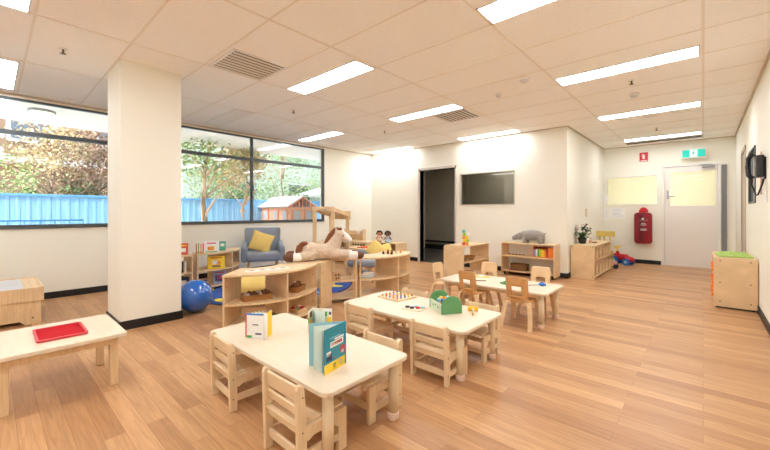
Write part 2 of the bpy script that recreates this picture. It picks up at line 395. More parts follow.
# ------------------------------------------------------------------ ceiling fittings
LS = 17.
def light(x0, x1, y0, y1, label, on=True, z=HC, s=None):
    g = 'rectangular ceiling light panels' if on else None
    t = thing('ceiling_light', label, 'ceiling light', ((x0+x1)/2, (y0+y1)/2, z), 0, g)
    w, h = (x1-x0)/2, (y1-y0)/2
    b = MB()
    b.b2(-w, w, -h, -h+.012, -.008, .0, 0); b.b2(-w, w, h-.012, h, -.008, .0, 0); b.b2(-w, -w+.012, -h, h, -.008, .0, 0); b.b2(w-.012, w, -h, h, -.008, .0, 0)
    b.build('frame', WHITE, t)
    b = MB(); b.b2(-w+.012, w-.012, -h+.012, h-.012, -.005, -.001, 0)
    b.build('diffuser', emis('panel_light_%g' % (s or LS), (244, 250, 255), s or LS) if on else mat('unlit_diffuser', (240, 236, 230), .4), t)
    return t
L_ = [(-1.2, 0, 2.30, 2.57, 'ceiling light panel cut by the top edge, nearest the centre of the room'),
      (-1.2, -.02, 4.09, 4.36, 'large bright ceiling light panel before the first ceiling sprinkler of the right row'),
      (-1.2, -.02, 6.16, 6.43, 'middle ceiling light panel of the right row, over the corner of the alcove'),
      (-1.19, -.02, 8.48, 8.73, 'ceiling light panel nearest the exit sign and beside a grey slot vent'),
      (-3.62, -2.45, 2.31, 2.58, 'ceiling light panel beside the square air vent near the pillar'),
      (-3.63, -2.46, 4.12, 4.37, 'ceiling light panel touching the second square air vent'),
      (-3.60, -2.43, 6.12, 6.36, 'ceiling light panel near the back wall above the dark interior window'),
      (-6.04, -4.9, 4.10, 4.34, 'ceiling light panel beside the top corner of the right hand outer window'),
      (-6.0, -4.85, 6.14, 6.38, 'ceiling light panel in the far corner above the window wall and back wall'),
      (-6.04, -4.9, -.07, .19, 'ceiling light panel at the left edge near the left window'),
      (-3.62, -2.43, -.07, .19, 'ceiling light panel cut off in the top left corner of the room')]
for q in L_: light(*q)
for x0, x1 in ((-1.2, 0), (-3.62, -2.43), (-6.04, -4.85)):
    light(x0, x1, -2.1, -1.84, 'ceiling light panel behind the viewpoint', True)
light(-1.2, 0, -.07, .19, 'ceiling light panel directly over the viewpoint', True)
light(-5.98, -4.87, 2.30, 2.58, 'unlit pale ceiling light panel between the pillar and the window wall', False)
light(-1.2, -.2, 10.2, 10.45, 'ceiling light panel in the hallway behind the far door', True, 2.5, 36)
light(XR+.3, XR+.8, 6.0, 6.3, 'added fill light panel in the unseen office beyond the right wall', True, 2.5, 14)  # unseen fill added to brighten the right wall's door recess
light(-4.0, -3.0, 8.2, 8.4, 'small added fill panel brightening the dim storeroom', True, 2.5, 42)  # added glow to brighten the storeroom, which has no lamp of its own

def vent(x0, x1, y0, y1, label):
    t = thing('air_vent', label, 'air vent', ((x0+x1)/2, (y0+y1)/2, HC), 0); w, h = (x1-x0)/2, (y1-y0)/2
    b = MB()
    b.b2(-w, w, -h, -h+.025, -.012, -.0005); b.b2(-w, w, h-.025, h, -.012, -.0005); b.b2(-w, -w+.025, -h, h, -.012, -.0005); b.b2(w-.025, w, -h, h, -.012, -.0005)
    b.build('frame', WHITE, t)
    MB().b2(-w+.025, w-.025, -h+.025, h-.025, -.004, -.0006, 0).build('backing', mat('vent_dark', (44, 42, 40), .8), t)
    b = MB(); k = -w+.05
    while k < w-.03:
        b.box((k, 0, -.010), (.022, 2*h-.05, .003), (0, R(-30), 0), 0); k += .062
    b.build('louvre', mat('vent_slat', (226, 222, 214), .6), t)
vent(-3.62, -3.07, 1.43, 1.98, 'square louvred air vent in the ceiling next to the pillar')
vent(-3.03, -2.48, 4.40, 4.93, 'square louvred air vent in the middle of the ceiling')
t = thing('air_vent', 'long grey slot vent in the ceiling before the exit sign', 'air vent', (-.6, 9.02, HC), 0)
b = MB(); b.b2(-.62, .60, -.10, .10, -.006, -.0005); b.build('frame', mat('slot_frame', (190, 182, 172), .5), t)
b = MB()
for k in range(4): b.b2(-.6, .58, -.085+k*.048, -.06+k*.048, -.010, -.0055, 0)
b.build('slot', mat('slot_grey', (120, 116, 112), .6), t)
def sprinkler(x, y, label):
    t = thing('sprinkler', label, 'sprinkler', (x, y, HC), 0, 'ceiling sprinklers')
    MB().lathe([(.03, -.001), (.028, -.008), (.012, -.01)]).build('escutcheon', WHITE, t)
    b = MB(); b.cyl((0, 0, -.005), (0, 0, -.045), .008); b.cyl((0, 0, -.045), (0, 0, -.048), .022); b.build('head', mat('brass_dull', (120, 104, 84), .4, .6), t)
import math as _m
for x, y, l in ((-4.20, .43, 'sprinkler head on the ceiling left of the pillar'), (-4.30, 2.86, 'dark sprinkler head between the square vent by the pillar and the window wall'), (-4.19, 4.66, 'small sprinkler head left of the second vent'),
                (-.583, 4.69, 'sprinkler head just beyond the large light panel'), (-.596, 7.64, 'sprinkler head between the two far light panels')): sprinkler(x, y, l)
def detector(x, y, r, label):
    t = thing('smoke_detector', label, 'smoke detector', (x, y, HC))
    MB().lathe([(r, -.0005), (r, -.012), (r*.9, -.02)]).build('base', WHITE, t)
    MB().lathe([(r*.7, -.0195), (r*.66, -.034), (r*.4, -.042), (.004, -.043)]).build('cover', mat('detector_grey', (212, 214, 218), .5), t)
detector(-1.44, 3.86, .062, 'round white smoke detector left of the large light panel')
detector(-1.86, 4.149, .04, 'small smoke detector beside the round white one')
detector(-.629, 5.255, .05, 'flat round detector between two right light panels')
t = thing('motion_sensor', 'small white sensor on the ceiling edge by the left window', 'sensor', (-6.04, .70, HC))
MB().lathe([(.04, -.001), (.045, -.02), (.03, -.04), (.003, -.05)]).build('dome', WHITE, t)

# ------------------------------------------------------------------ wall fittings
t = thing('exit_sign', 'green illuminated exit sign with running figure above the door', 'exit sign', (-.142, 9.3, 2.19))
MB().b2(-.183, .183, -.02, .02, 0, .17, .004).build('housing', WHITE, t)
b = MB(); b.b2(-.17, .17, -.024, -.0195, .012, .158, 0); b.build('face', emis('exit_green', (8, 160, 142), .7), t)
b = MB(); b.b2(-.055, .055, -.026, -.0235, .02, .15, 0); b.build('white_panel', emis('exit_white', (225, 250, 240), .55), t)
G = emis('exit_figure_green', (10, 120, 85), .4)
b = MB(); fy = -.0265
b.ball((.012, fy, .132), (.009, .002, .009))
for p, q, w in (((.004, .118), (-.008, .082), .014), ((-.008, .084), (.012, .062), .009), ((.012, .062), (.006, .038), .008), ((-.008, .084), (-.02, .062), .009), ((-.02, .062), (-.04, .058), .008), ((.004, .114), (.026, .1), .006), ((.002, .112), (-.02, .108), .006), ((-.02, .108), (-.028, .092), .006)):
    dx, dz = q[0]-p[0], q[1]-p[1]; b.box(((p[0]+q[0])/2, fy, (p[1]+q[1])/2), (math.hypot(dx, dz)+w*.5, .002, w*1.4), (0, -math.atan2(dz, dx), 0), 0)
b.b2(.034, .038, fy-.001, fy+.001, .03, .14, 0); b.build('running_figure', G, t)
MB().cyl((0, 0, .17), (0, 0, .368), .008).build('hanger', WHITE, t)
t = thing('fire_sign', 'small red fire extinguisher sign on the wall above the red cover', 'sign', (-.955, YF, 2.20))
MB().b2(-.075, .075, -.006, -.001, 0, .2, .001).build('plate', mat('sign_red', (200, 24, 40), .4), t)
b = MB(); b.b2(-.058, .058, -.0072, -.0058, .012, .028, 0); b.prism(rrect(.04, .085, .012), -.0072, -.0058, M=Matrix.Translation((0, 0, .1)) @ Matrix.Rotation(PI/2, 4, 'X') @ Matrix.Translation((0, 0, .013)))
b.b2(-.012, .012, -.0072, -.0058, .145, .158, 0); b.b2(-.03, -.008, -.0072, -.0058, .158, .166, 0); b.b2(-.034, -.028, -.0072, -.0058, .1, .166, 0)
b.build('symbol', PAPER, t)
# extinguisher in red cover
t = thing('fire_extinguisher', 'fire extinguisher under a dark red see-through cover hung on the wall', 'fire extinguisher', (-.955, YF, .44))
cov = mat('cover_red', (140, 24, 42), .22)
b = MB(); b.prism(rrect(.31, .66, .06), 0, .16, M=Matrix.Translation((0, 0, .33)) @ Matrix.Rotation(PI/2, 4, 'X'), bev=.02); b.build('cover', cov, t)
b = MB(); b.prism([(.085*math.cos(R(a)), .11*math.sin(R(a))) for a in range(0, 181, 15)], 0, .05, M=Matrix.Translation((0, 0, .665)) @ Matrix.Rotation(PI/2, 4, 'X'), bev=.01); b.build('cap', RED, t)
b = MB(); b.b2(-.07, -.005, -.164, -.159, .05, .62, .01); b.build('window_strip', mat('dark_maroon', (96, 22, 34), .2), t)
b = MB(); b.lathe([(.022, 0), (.022, .003)], (0, 0, 0)); o = b.build('round_mark', mat('white_print', (225, 205, 205), .5), t, (0, -.1615, .53), (PI/2, 0, 0))
b = MB()
for z, w, x in ((.43, .07, .01), (.40, .09, .01), (.31, .1, .01), (.29, .1, .01)):
    k = -w/2
    while k < w/2:
        b.b2(x+k, x+k+.008, -.165, -.159, z-.008, z+.008, 0); k += .012
b.b2(-.07, .09, -.165, -.159, .5, .503, 0); b.build('lettering', MC['white_print'], t)
# papers
for x, z, w, h, l in ((-1.65, 1.40, .08, .20, 'white paper taped at the corner above the plant'), (-1.64, 1.06, .075, .26, 'white paper taped low in the corner of the alcove'), (-1.43, 1.09, .28, .22, 'white notice with blue writing under the far window')):
    t = thing('notice_paper', l, 'paper', (x, YF, z)); MB().b2(-w/2, w/2, -.003, -.001, -h/2, h/2, 0).build('sheet', PAPER, t)
    b = MB()
    for k in range(int(h/.03)-1):
        b.b2(-w*.38, w*(.1+.28*random.random()), -.0036, -.0029, h/2-.03-k*.03, h/2-.026-k*.03, 0)
    b.build('writing', mat('pen_blue', (120, 130, 180), .6), t)
t = thing('thermostat', 'narrow beige wall control on the alcove side wall above the plant', 'switch', (XC, 7.74, 1.02)); MB().b2(.001, .02, -.05, .05, 0, .16, .004).build('body', mat('beige_plastic', (214, 200, 176), .5), t)
MB().b2(.0195, .023, -.02, .02, .09, .13, .002).build('button', WHITE, t)
def outlet(nm, lab, x, y, z, ax):
    t = thing(nm, lab, 'socket', (x, y, z), 0 if ax == 'x' else -PI/2)
    MB().b2(.001, .008, -.05, .05, -.035, .035, .003).build('plate', WHITE, t); MB().b2(.0075, .011, -.035, -.01, -.012, .018, .001).b2(.0075, .011, .01, .035, -.012, .018, .001).build('rocker', mat('dull_white', (220, 218, 212), .4), t)
outlet('wall_socket', 'white wall socket near the window corner beyond the wooden canopy', XW, 5.55, 1.2, 'x')
outlet('wall_socket', 'low wall socket on the window wall right of the grey armchair', XW, 3.94, .22, 'x')
# phone on the right wall
t = thing('wall_phone', 'black wall phone with hanging coiled cord on the right wall', 'phone', (XR, 5.12, 1.46)); pb = mat('phone_black', (26, 26, 30), .35)
b = MB(); b.b2(-.07, -.012, -.09, .09, 0, .22, .015); b.build('body', pb, t)
b = MB(); b.b2(-.012, -.0005, -.075, .075, -.02, .2, .004); b.build('wall_bracket', pb, t)
b = MB(); b.tube([(-.085, .03, -.01), (-.115, .03, .03), (-.125, .03, .11), (-.115, .03, .2), (-.085, .03, .245)], .02, 10, rs=[.026, .02, .016, .02, .026]); b.build('handset', pb, t)
b = MB(); pts = [(-.085, .05, -.01), (-.09, .08, -.06), (-.07, .10, -.12), (-.06, .07, -.175), (-.05, .01, -.17), (-.04, -.06, -.12), (-.03, -.10, -.07), (-.02, -.11, -.01)]
cc = []
for i in range(len(pts)-1):
    a, c = Vector(pts[i]), Vector(pts[i+1])
    for k in range(6): cc.append(a.lerp(c, k/6))
b.tube(cc, .008, 8); b.build('cord', pb, t)
t = thing('light_switch', 'pale plastic switch plate on the right wall under the phone', 'switch', (XR, 4.98, 1.27)); MB().b2(-.01, -.001, -.04, .04, -.06, .06, .003).build('plate', WHITE, t); MB().b2(-.014, -.0095, -.012, .012, -.02, .02, .002).build('rocker', WHITE, t)
t = thing('notice_board', 'small pink framed card on the right wall behind the phone', 'picture', (XR, 5.42, 1.42)); MB().b2(-.012, -.001, -.04, .0, -.12, .33, .002).build('frame', mat('pinkwood', (206, 170, 150), .5), t)

# ------------------------------------------------------------------ tables
def leg_tube(b, x, y, h, r=.027): b.cyl((x, y, .0), (x, y, h), r, n=24)
def make_table(name, label, w, d, h, loc, inset=.065, leg=None):
    t = thing(name, label, 'table', loc, 0, 'low rectangular children tables')
    b = MB(); b.prism(rrect(w, d, .045, 6), h-.022, h, bev=.004); b.build('tabletop', TOP, t)
    b = MB(); b.b2(-w/2+.09, w/2-.09, -d/2+.055, -d/2+.073, h-.062, h-.022); b.b2(-w/2+.09, w/2-.09, d/2-.073, d/2-.055, h-.062, h-.022); b.build('apron', BIRCH, t)
    for sx in (-1, 1):
        for sy in (-1, 1):
            b = MB(); leg_tube(b, sx*(w/2-inset), sy*(d/2-inset), h-.022); l = b.build('leg', LEG, t)
            b = MB(); b.lathe([(.03, .0), (.032, .008), (.032, .035), (.0285, .04)], (sx*(w/2-inset), sy*(d/2-inset), 0)); b.build('foot_cap', CAP, l)
    return t
TH = .345
make_table('children_table', 'low birch table nearest the camera with a teal picture book standing on it', 1.21, .58, TH, (-1.79, 1.235, 0))
make_table('children_table', 'middle low birch table with a green toolbox and a pegboard on it', 1.18, .60, TH, (-1.728, 2.325, 0))
make_table('children_table', 'farthest low birch table with bentwood chairs around it', 1.19, .58, TH, (-1.688, 3.76, 0))

# ladder-back chair (faces +y, rear at y=0)
def make_ladder(label, loc, rot, group):
    t = thing('children_chair', label, 'chair', loc, rot, group); W = .135; H = .385; D = .255
    for s in (-1, 1):
        prof = [(-.016, 0), (.024, 0), (.024, .18), (.012, .34), (.008, .372), (-.004, .385), (-.020, .382), (-.028, .365), (-.022, .18)]
        M = Matrix.Translation((s*W, 0, 0)) @ Matrix(((0, 0, 1, 0), (1, 0, 0, 0), (0, 1, 0, 0), (0, 0, 0, 1)))
        b = MB(); b.prism(prof, -.0115, .0115, M=M, bev=.003); o = b.build('rear_post', BIRCH2, t)
        q = MB()
        for z in (.33, .18, .07): q.cyl((s*(W+.0115), .0, z), (s*(W+.0128), .0, z), .0035, n=8)
        q.build('screw', SCREW, o)
        # front leg with slot-like shape and side rails
        b = MB(); b.prism([(D-.055, 0), (D-.005, 0), (D-.005, .195), (D-.055, .195)], -.0115, .0115, M=M, bev=.003); b.build('front_leg', BIRCH2, t)
        b = MB(); b.prism([(.02, .145), (.03, .13), (.06, .145), (D-.09, .145), (D-.06, .12), (D-.05, .12), (D-.05, .195), (.02, .195)], -.0105, .0105, M=M, bev=.002); b.build('side_rail', BIRCH2, t)
        b = MB(); b.b2(s*W-.009, s*W+.009, .02, D-.05, .052, .088, .003); b.build('lower_rail', BIRCH2, t)
    b = MB(); b.box((0, .115, .2), (2*W-.02, .26, .014), bev=.004); b.build('seat', BIRCH2, t)
    for z, h, y in ((.335, .07, -.004), (.262, .038, .0), (.185, .045, .002), (.075, .04, .004)):
        MB().box((0, y, z), (2*W-.022, .014, h), (R(5) if z > .2 else 0, 0, 0), .003).build('back_slat', BIRCH2, t)
    MB().box((0, D-.03, .075), (2*W-.022, .014, .035), bev=.003).build('front_rail', BIRCH2, t)
    return t
LG = 'birch ladder-back chairs'
lad = make_ladder('ladder-back chair at the left end of the nearest table, seen from behind', (-2.10, .915, 0), R(-3), LG)
for x, y, r, l in ((-1.41, .885, 0, 'ladder-back chair at the bottom of the photo, right in front of the nearest table'),
                   (-1.445, 1.575, 180, 'ladder-back chair tucked under the far side of the nearest table'),
                   (-2.04, 1.965, 0, 'ladder-back chair at the left front of the middle table'),
                   (-1.358, 1.955, 0, 'ladder-back chair at the right front of the middle table, whole back visible'),
                   (-1.345, 2.675, 180, 'ladder-back chair behind the middle table at its right end by the hammer'),
                   (-2.03, 2.69, 180, 'ladder-back chair behind the middle table beyond the pegboard')):
    dup(lad, (x, y, 0), R(r), l)

# bentwood chair (faces +y)
def make_bent(label, loc, rot, group, bm_, hz0=.315, hz1=.408):
    t = thing('children_chair', label, 'chair', loc, rot, group); SH = .265
    # back plate with cutout: grid in (u, v)
    W = .105; z0, z1 = .285, .495; th = .009; NU, NV = 14, 16
    hx = .05
    b = MB(); bm = b.bm; V = {}
    def yy(u, v): return -.03*((v-z0)/(z1-z0)) + -.018*(1-(u/W)**2) + .014
    def wid(v): return W*(1+.02*((v-z0)/(z1-z0)))
    us = [-W+2*W*i/NU for i in range(NU+1)]; vs = [z0+(z1-z0)*j/NV for j in range(NV+1)]
    def inh(u, v):
        dx = max(0, abs(u)-(hx-.018)); dz = max(0, hz0+.018-v, v-(hz1-.018)); return dx*dx+dz*dz < .018**2 and abs(u) < hx and hz0 < v < hz1
    def outc(u, v):
        r = .03; dx = max(0, abs(u)-(W-r)); dz = max(0, v-(z1-r)); return dx*dx+dz*dz > r*r*1.05
    for side, oy in ((0, 0), (1, th)):
        for i, u in enumerate(us):
            for j, v in enumerate(vs):
                uu, vv = u, v
                r = .03
                if abs(u) > W-r and v > z1-r:
                    dx = abs(u)-(W-r); dz = v-(z1-r); L = math.hypot(dx, dz)
                    if L > r: uu = math.copysign(W-r+dx*r/L, u); vv = z1-r+dz*r/L
                V[side, i, j] = bm.verts.new((uu*wid(v)/W, yy(u, v)+oy, vv))
    cell = {}
    for i in range(NU):
        for j in range(NV):
            cell[i, j] = not inh((us[i]+us[i+1])/2, (vs[j]+vs[j+1])/2)
    for (i, j), ok in cell.items():
        if not ok: continue
        bm.faces.new([V[0, i, j], V[0, i+1, j], V[0, i+1, j+1], V[0, i, j+1]]).smooth = True
        bm.faces.new([V[1, i, j+1], V[1, i+1, j+1], V[1, i+1, j], V[1, i, j]]).smooth = True
        for di, dj, a, c in ((-1, 0, (i, j), (i, j+1)), (1, 0, (i+1, j+1), (i+1, j)), (0, -1, (i+1, j), (i, j)), (0, 1, (i, j+1), (i+1, j+1))):
            if not cell.get((i+di, j+dj), False):
                bm.faces.new([V[0, *a], V[0, *c], V[1, *c], V[1, *a]])
    b.build('backrest', bm_, t)
    b = MB(); b.prism(rrect(.25, .25, .05, 5, 0, .135), SH-.006, SH+.006, bev=.003); b.build('seat', bm_, t)
    b = MB(); b.box((0, .012, .272), (.13, .012, .06), (R(6), 0, 0), .003); b.build('back_bracket', bm_, t)
    for sx in (-1, 1):
        for (y0, y1, yt) in ((.01, -.045, .04), (.235, .285, .2)):
            b = MB()
            path = [(sx*.137, y1, .0), (sx*.128, y0*.6+y1*.4, .1), (sx*.118, y0, .2), (sx*.108, y0*.8+yt*.2, .243), (sx*.095, yt, .256)]
            vs_ = []
            for k, p in enumerate(path):
                a = Vector(path[max(0, k-1)]); c = Vector(path[min(len(path)-1, k+1)]); d = (c-a).normalized()
                n = Vector((0, 1, 0)); sd = d.cross(n).normalized()
                P = Vector(p); w = .012; n, sd = Vector((0, 1, 0)), Vector((1, 0, 0)); q = .019
                vs_.append([b.bm.verts.new(P+n*w+sd*q), b.bm.verts.new(P-n*w+sd*q), b.bm.verts.new(P-n*w-sd*q), b.bm.verts.new(P+n*w-sd*q)])
            for A, B in zip(vs_, vs_[1:]):
                for k in range(4): b.bm.faces.new([A[k], A[(k+1) % 4], B[(k+1) % 4], B[k]])
            b.bm.faces.new(vs_[0][::-1]); b.bm.faces.new(vs_[-1])
            for v in b.bm.verts:
                if v.co.z < .004: v.co.z = 0.0
            b.build('leg', BEECHL, t)
    return t
BG = 'bentwood chairs with a cut-out back'
bn = make_bent('bentwood chair with honey back at the front right of the farthest table', (-1.335, 3.385, 0), R(2), BG, BEECH)
dup(bn, (-1.865, 3.385, 0), R(-8), 'bentwood chair with honey back at the front left of the farthest table')
bl = make_bent('pale bentwood chair behind the farthest table nearest the wide open shelf', (-1.37, 4.16, 0), R(180), BG, BEECHL, .30, .375)
dup(bl, (-1.96, 4.10, 0), R(176), 'pale bentwood chair behind the farthest table, in front of the block tower shelf')
dup(bl, (-2.42, 3.67, 0), R(-92), 'pale bentwood chair at the left end of the farthest table')

# table with red tray at the left
t = thing('activity_table', 'low birch table with square legs and a red tray at the left edge', 'table', (-3.065, .292, 0))
b = MB(); b.prism(rrect(.615, .60, .012, 3), TH-.024, TH, bev=.003); b.build('tabletop', TOP, t)
b = MB()
for q in ((-.25, .25, -.262, -.244), (-.25, .25, .244, .262), (-.268, -.25, -.25, .25), (.25, .268, -.25, .25)): b.b2(*q, TH-.07, TH-.024)
b.build('apron', BIRCH, t)
for sx in (-1, 1):
    for sy in (-1, 1): MB().box((sx*.215-.01, sy*.245, (TH-.024)/2), (.045, .045, TH-.024), bev=.004).build('leg', BIRCH, t)
for o in list(t.children):
    if o.name.startswith('leg'): pass
t = thing('tray', 'shallow red plastic tray on the low table at the left', 'tray', (-3.06, .30, TH+.001), R(0))
b = MB(); b.prism(rrect(.31, .235, .02), 0, .004, bev=.001); TR = mat('tray_red', (186, 4, 26), .7); TR.node_tree.nodes['Principled BSDF'].inputs['Specular IOR Level'].default_value = .15; b.build('base', TR, t)
b = MB(); o_ = rrect(.31, .235, .02); i_ = rrect(.29, .215, .014)
vo = [b.bm.verts.new((x, y, .003)) for x, y in o_]; vt = [b.bm.verts.new((x*1.02, y*1.02, .013)) for x, y in o_]; vi = [b.bm.verts.new((x, y, .013)) for x, y in i_]; vb = [b.bm.verts.new((x, y, .004)) for x, y in i_]
n = len(vo)
for A, B in ((vo, vt), (vt, vi), (vi, vb)):
    for k in range(n): b.bm.faces.new([A[k], A[(k+1) % n], B[(k+1) % n], B[k]])
b.build('rim', mat('red_rim', (216, 70, 80), .35), t)

# sand table by the left wall
t = thing('sand_play_table', 'wooden sand play box with a pale lid under the left window', 'play table', (-5.40, -.235, 0))
b = MB(); x0, x1, y0, y1 = -.43, .43, -.6, .6
M = Matrix(((0, 0, 1, 0), (1, 0, 0, 0), (0, 1, 0, 0), (0, 0, 0, 1)))
prof = [(y1-.02, 0), (y1-.02, .235), (y0+.02, .235), (y0+.02, 0), (y0+.14, 0), (y0+.17, .035), (y1-.17, .035), (y1-.14, 0)]
b.prism(prof, x1-.04, x1-.02, M=M, bev=.002); b.prism(prof, x0+.02, x0+.04, M=M, bev=.002); b.b2(x0+.04, x1-.04, y1-.04, y1-.02, 0.0, .235); b.b2(x0+.04, x1-.04, y0+.02, y0+.04, 0.0, .235); b.build('base', BIRCH, t)
b = MB(); b.b2(x1-.02, x1, y0, y1, .228, .362); b.b2(x0, x0+.02, y0, y1, .228, .362); b.b2(x0+.02, x1-.02, y1-.02, y1, .228, .362); b.b2(x0+.02, x1-.02, y0, y0+.02, .228, .362); b.build('rim', BIRCH, t)
b = MB(); b.b2(x0+.02, x1-.02, y0+.02, y1-.02, .34, .354); b.build('lid_frame', BIRCH, t)
b = MB(); b.b2(x0+.08, .04, y0+.1, y1-.14, .3545, .359); b.b2(.055, x1-.04, y0+.1, y1-.14, .3545, .359); b.build('lid_panel', mat('grey_laminate', (206, 208, 212), .4), t)
b = MB(); b.cyl((x1-.021, y1-.08, .06), (x1-.018, y1-.08, .06), .008, n=10); b.build('screw', SCREW, t)

# ------------------------------------------------------------------ arc shelf units
def ring(R1, R0, a0, a1, n=18):
    return [(R1*math.cos(R(a0+(a1-a0)*k/n)), R1*math.sin(R(a0+(a1-a0)*k/n))) for k in range(n+1)]+[(R0*math.cos(R(a1-(a1-a0)*k/n)), R0*math.sin(R(a1-(a1-a0)*k/n))) for k in range(n+1)]
def arc_unit(label, c, th, R1=.73, R0=.31, H=.54, levels=(.27, .062), panels=(-44, 0, 44), a0=-45):
    t = thing('curved_shelf', label, 'shelf unit', (*c, 0), R(th), None)
    b = MB(); b.prism(ring(R1, R0, a0, 45), H-.02, H, bev=.003); b.build('top', BIRCH, t)
    for z in levels:
        MB().prism(ring(R1-.004, R0+.004, a0+.5, 44.5), z-.018, z, bev=.002).build('shelf', BIRCH, t)
    for a in panels:
        zs = sorted(levels); rngs = [(0, zs[0]-.018)]+[(zs[i], (zs[i+1]-.018 if i+1 < len(zs) else H-.02)) for i in range(len(zs))]
        b = MB()
        for z0, z1 in rngs:
            b.box(((R1+R0)/2*math.cos(R(a)), (R1+R0)/2*math.sin(R(a)), (z0+z1)/2), (R1-R0-.008, .018, z1-z0), (0, 0, R(a)), .001)
        o = b.build('divider', BIRCH, t); q = MB()
        for rr in (R0+.05, R1-.05):
            for z in (.12, .42):
                p = Vector((rr*math.cos(R(a)), rr*math.sin(R(a)), z)); n = Vector((math.sin(R(a)), -math.cos(R(a)), 0))*(.0095)
                q.cyl(p-n, p+n*1.1, .005, n=8)
        q.build('screw', SCREW, o)
    return t
arc_unit('curved birch shelf unit left of the plush horse with picture cards on top', (-3.75, 1.945), 0, panels=(-46.5, 0, 44), a0=-47.5)
arc_unit('curved birch shelf unit right of the plush horse with wooden peg people on top', (-3.72, 3.605), 0)
arc_unit('curved birch bookshelf in the window corner beyond the blue ball', (-5.92, 2.06), 33, H=.53, levels=(.29, .06))
# connecting unit
t = thing('connecting_shelf', 'narrow birch shelf joining the two curved units under the plush horse', 'shelf unit', (-3.45, 2.775, 0))
pl = [(.226, -.285), (.085, .005), (.253, .285), (-.035, .575), (-.20, .0), (-.065, -.575)]
b = MB(); b.prism(pl, .52, .54, bev=.003); b.build('top', BIRCH, t)
pl2 = [(.220, -.275), (.080, .005), (.247, .275), (-.035, .555), (-.195, .0), (-.065, -.555)]
for z in (.27, .062): MB().prism(pl2, z-.018, z, bev=.002).build('shelf', BIRCH, t)
b = MB(); ang = math.atan2(.29, -.141)
for z0, z1 in ((0, .044), (.062, .252), (.27, .52)): b.box((.148, -.137, (z0+z1)/2), (.30, .018, z1-z0), (0, 0, ang), .001)
o = b.build('side_panel', BIRCH, t); q = MB()
for rr in (-.11, .11):
    for z in (.12, .42):
        p = Vector((.148+rr*math.cos(ang), -.137+rr*math.sin(ang), z)); n = Vector((math.sin(ang), -math.cos(ang), 0))*.0095; q.cyl(p-n*1.1, p+n*1.1, .005, n=8)
q.build('screw', SCREW, o)
b = MB()
for z0, z1 in ((0, .044), (.062, .252), (.27, .52)): b.b2(.19, .235, .262, .285, z0, z1)
b.build('post', BIRCH, t)

# straight low bookshelf behind the pillar
def open_shelf(name, label, x0, x1, y0, y1, H, levels, ends='y', back=False, solid=None, mt=BIRCH, foot=0.0):
    t = thing(name, label, 'shelf unit', ((x0+x1)/2, (y0+y1)/2, 0)); w, h = (x1-x0)/2, (y1-y0)/2; k = .018
    if ends == 'y':
        for s in (-1, 1):
            b = MB(); prof = rrect(2*w, H-foot, .03, 4, 0, (H+foot)/2)
            b.prism(prof, -.009, .009, M=Matrix.Translation((0, s*(h-.009), 0)) @ Matrix.Rotation(PI/2, 4, 'X'), bev=.002); b.build('side_panel', mt, t)
        ix0, ix1, iy0, iy1 = -w+.002, w-.002, -h+k, h-k
    else:
        for s in (-1, 1):
            b = MB(); prof = rrect(2*h, H-foot, .03, 4, 0, (H+foot)/2)
            b.prism(prof, -.009, .009, M=Matrix.Translation((s*(w-.009), 0, 0)) @ M, bev=.002); b.build('side_panel', mt, t)
        ix0, ix1, iy0, iy1 = -w+k, w-k, -h+.002, h-.002
    MB().b2(ix0, ix1, iy0, iy1, H-k-.006, H-.006).build('top', mt, t)
    for z in levels: MB().b2(ix0, ix1, iy0, iy1, z-k, z).build('shelf', mt, t)
    if back:
        if back == '+y': MB().b2(ix0, ix1, iy1-.008, iy1-.002, levels[-1], H-k-.006, 0).build('back_panel', mt, t)
    return t
open_shelf('bookshelf', 'straight birch bookshelf half hidden by the pillar and the blue ball', -5.52, -5.22, 1.0, 1.865, .53, (.29, .06))
sb = open_shelf('open_shelf', 'open birch shelf before the dark doorway with a block tower on top', -3.20, -2.83, 5.02, 5.92, .573, (.31, .06))
sc_ = open_shelf('open_shelf', 'wide open birch shelf against the back wall with a plush hippo on top', -2.70, -1.80, 6.13, 6.44, .58, (.345, .085), ends='x', foot=.03)
b = MB()
for sx in (-1, 1):
    for sy in (-1, 1): b.cyl((sx*.40, sy*.11, 0), (sx*.40, sy*.11, .068), .016, n=12)
b.build('caster', BLACK, sc_)

# cubby cabinet D
t = thing('cubby_cabinet', 'birch storage cabinet with eight compartments against the alcove corner', 'cabinet', (-1.50, 7.28, 0)); w, h, H = .18, .68, .56
b = MB(); b.b2(-w, w, -h, -h+.018, 0, H); b.b2(-w, w, h-.018, h, 0, H); b.build('side_panel', BIRCH, t)
MB().b2(-w, w, -h+.018, h-.018, H-.018, H).build('top', BIRCH, t)
MB().b2(-w+.005, w-.005, -h+.018, h-.018, .03, .048).build('bottom', BIRCH, t)
MB().b2(-w, -w+.01, -h+.018, h-.018, .048, H-.018).build('back_panel', BIRCH, t)
MB().b2(-w+.01, w-.008, -h+.018, h-.018, .295, .31).build('shelf', BIRCH, t)
for k in range(1, 5):
    y = -h+k*2*h/5; 
    for z0, z1 in ((.048, .295), (.31, H-.018)): MB().b2(-w+.01, w-.006, y-.008, y+.008, z0, z1).build('divider', BIRCH, t)
b = MB()
for k in range(5):
    for z in (.048, .31):
        y0 = -h+.02+k*2*h/5; b.b2(w-.05, w-.03, y0+.010, y0+2*h/5-.014, z+.002, z+.15, .004)
b.build('tub_front', wood('tub_wood', (200, 170, 128)), t)
b = MB()
for y in (-h-.0015,):
    for x in (-.15, .15):
        for z in (.05, .53): b.cyl((x, y, z), (x, y+.003, z), .007, n=10)
b.build('screw', SCREW, t)
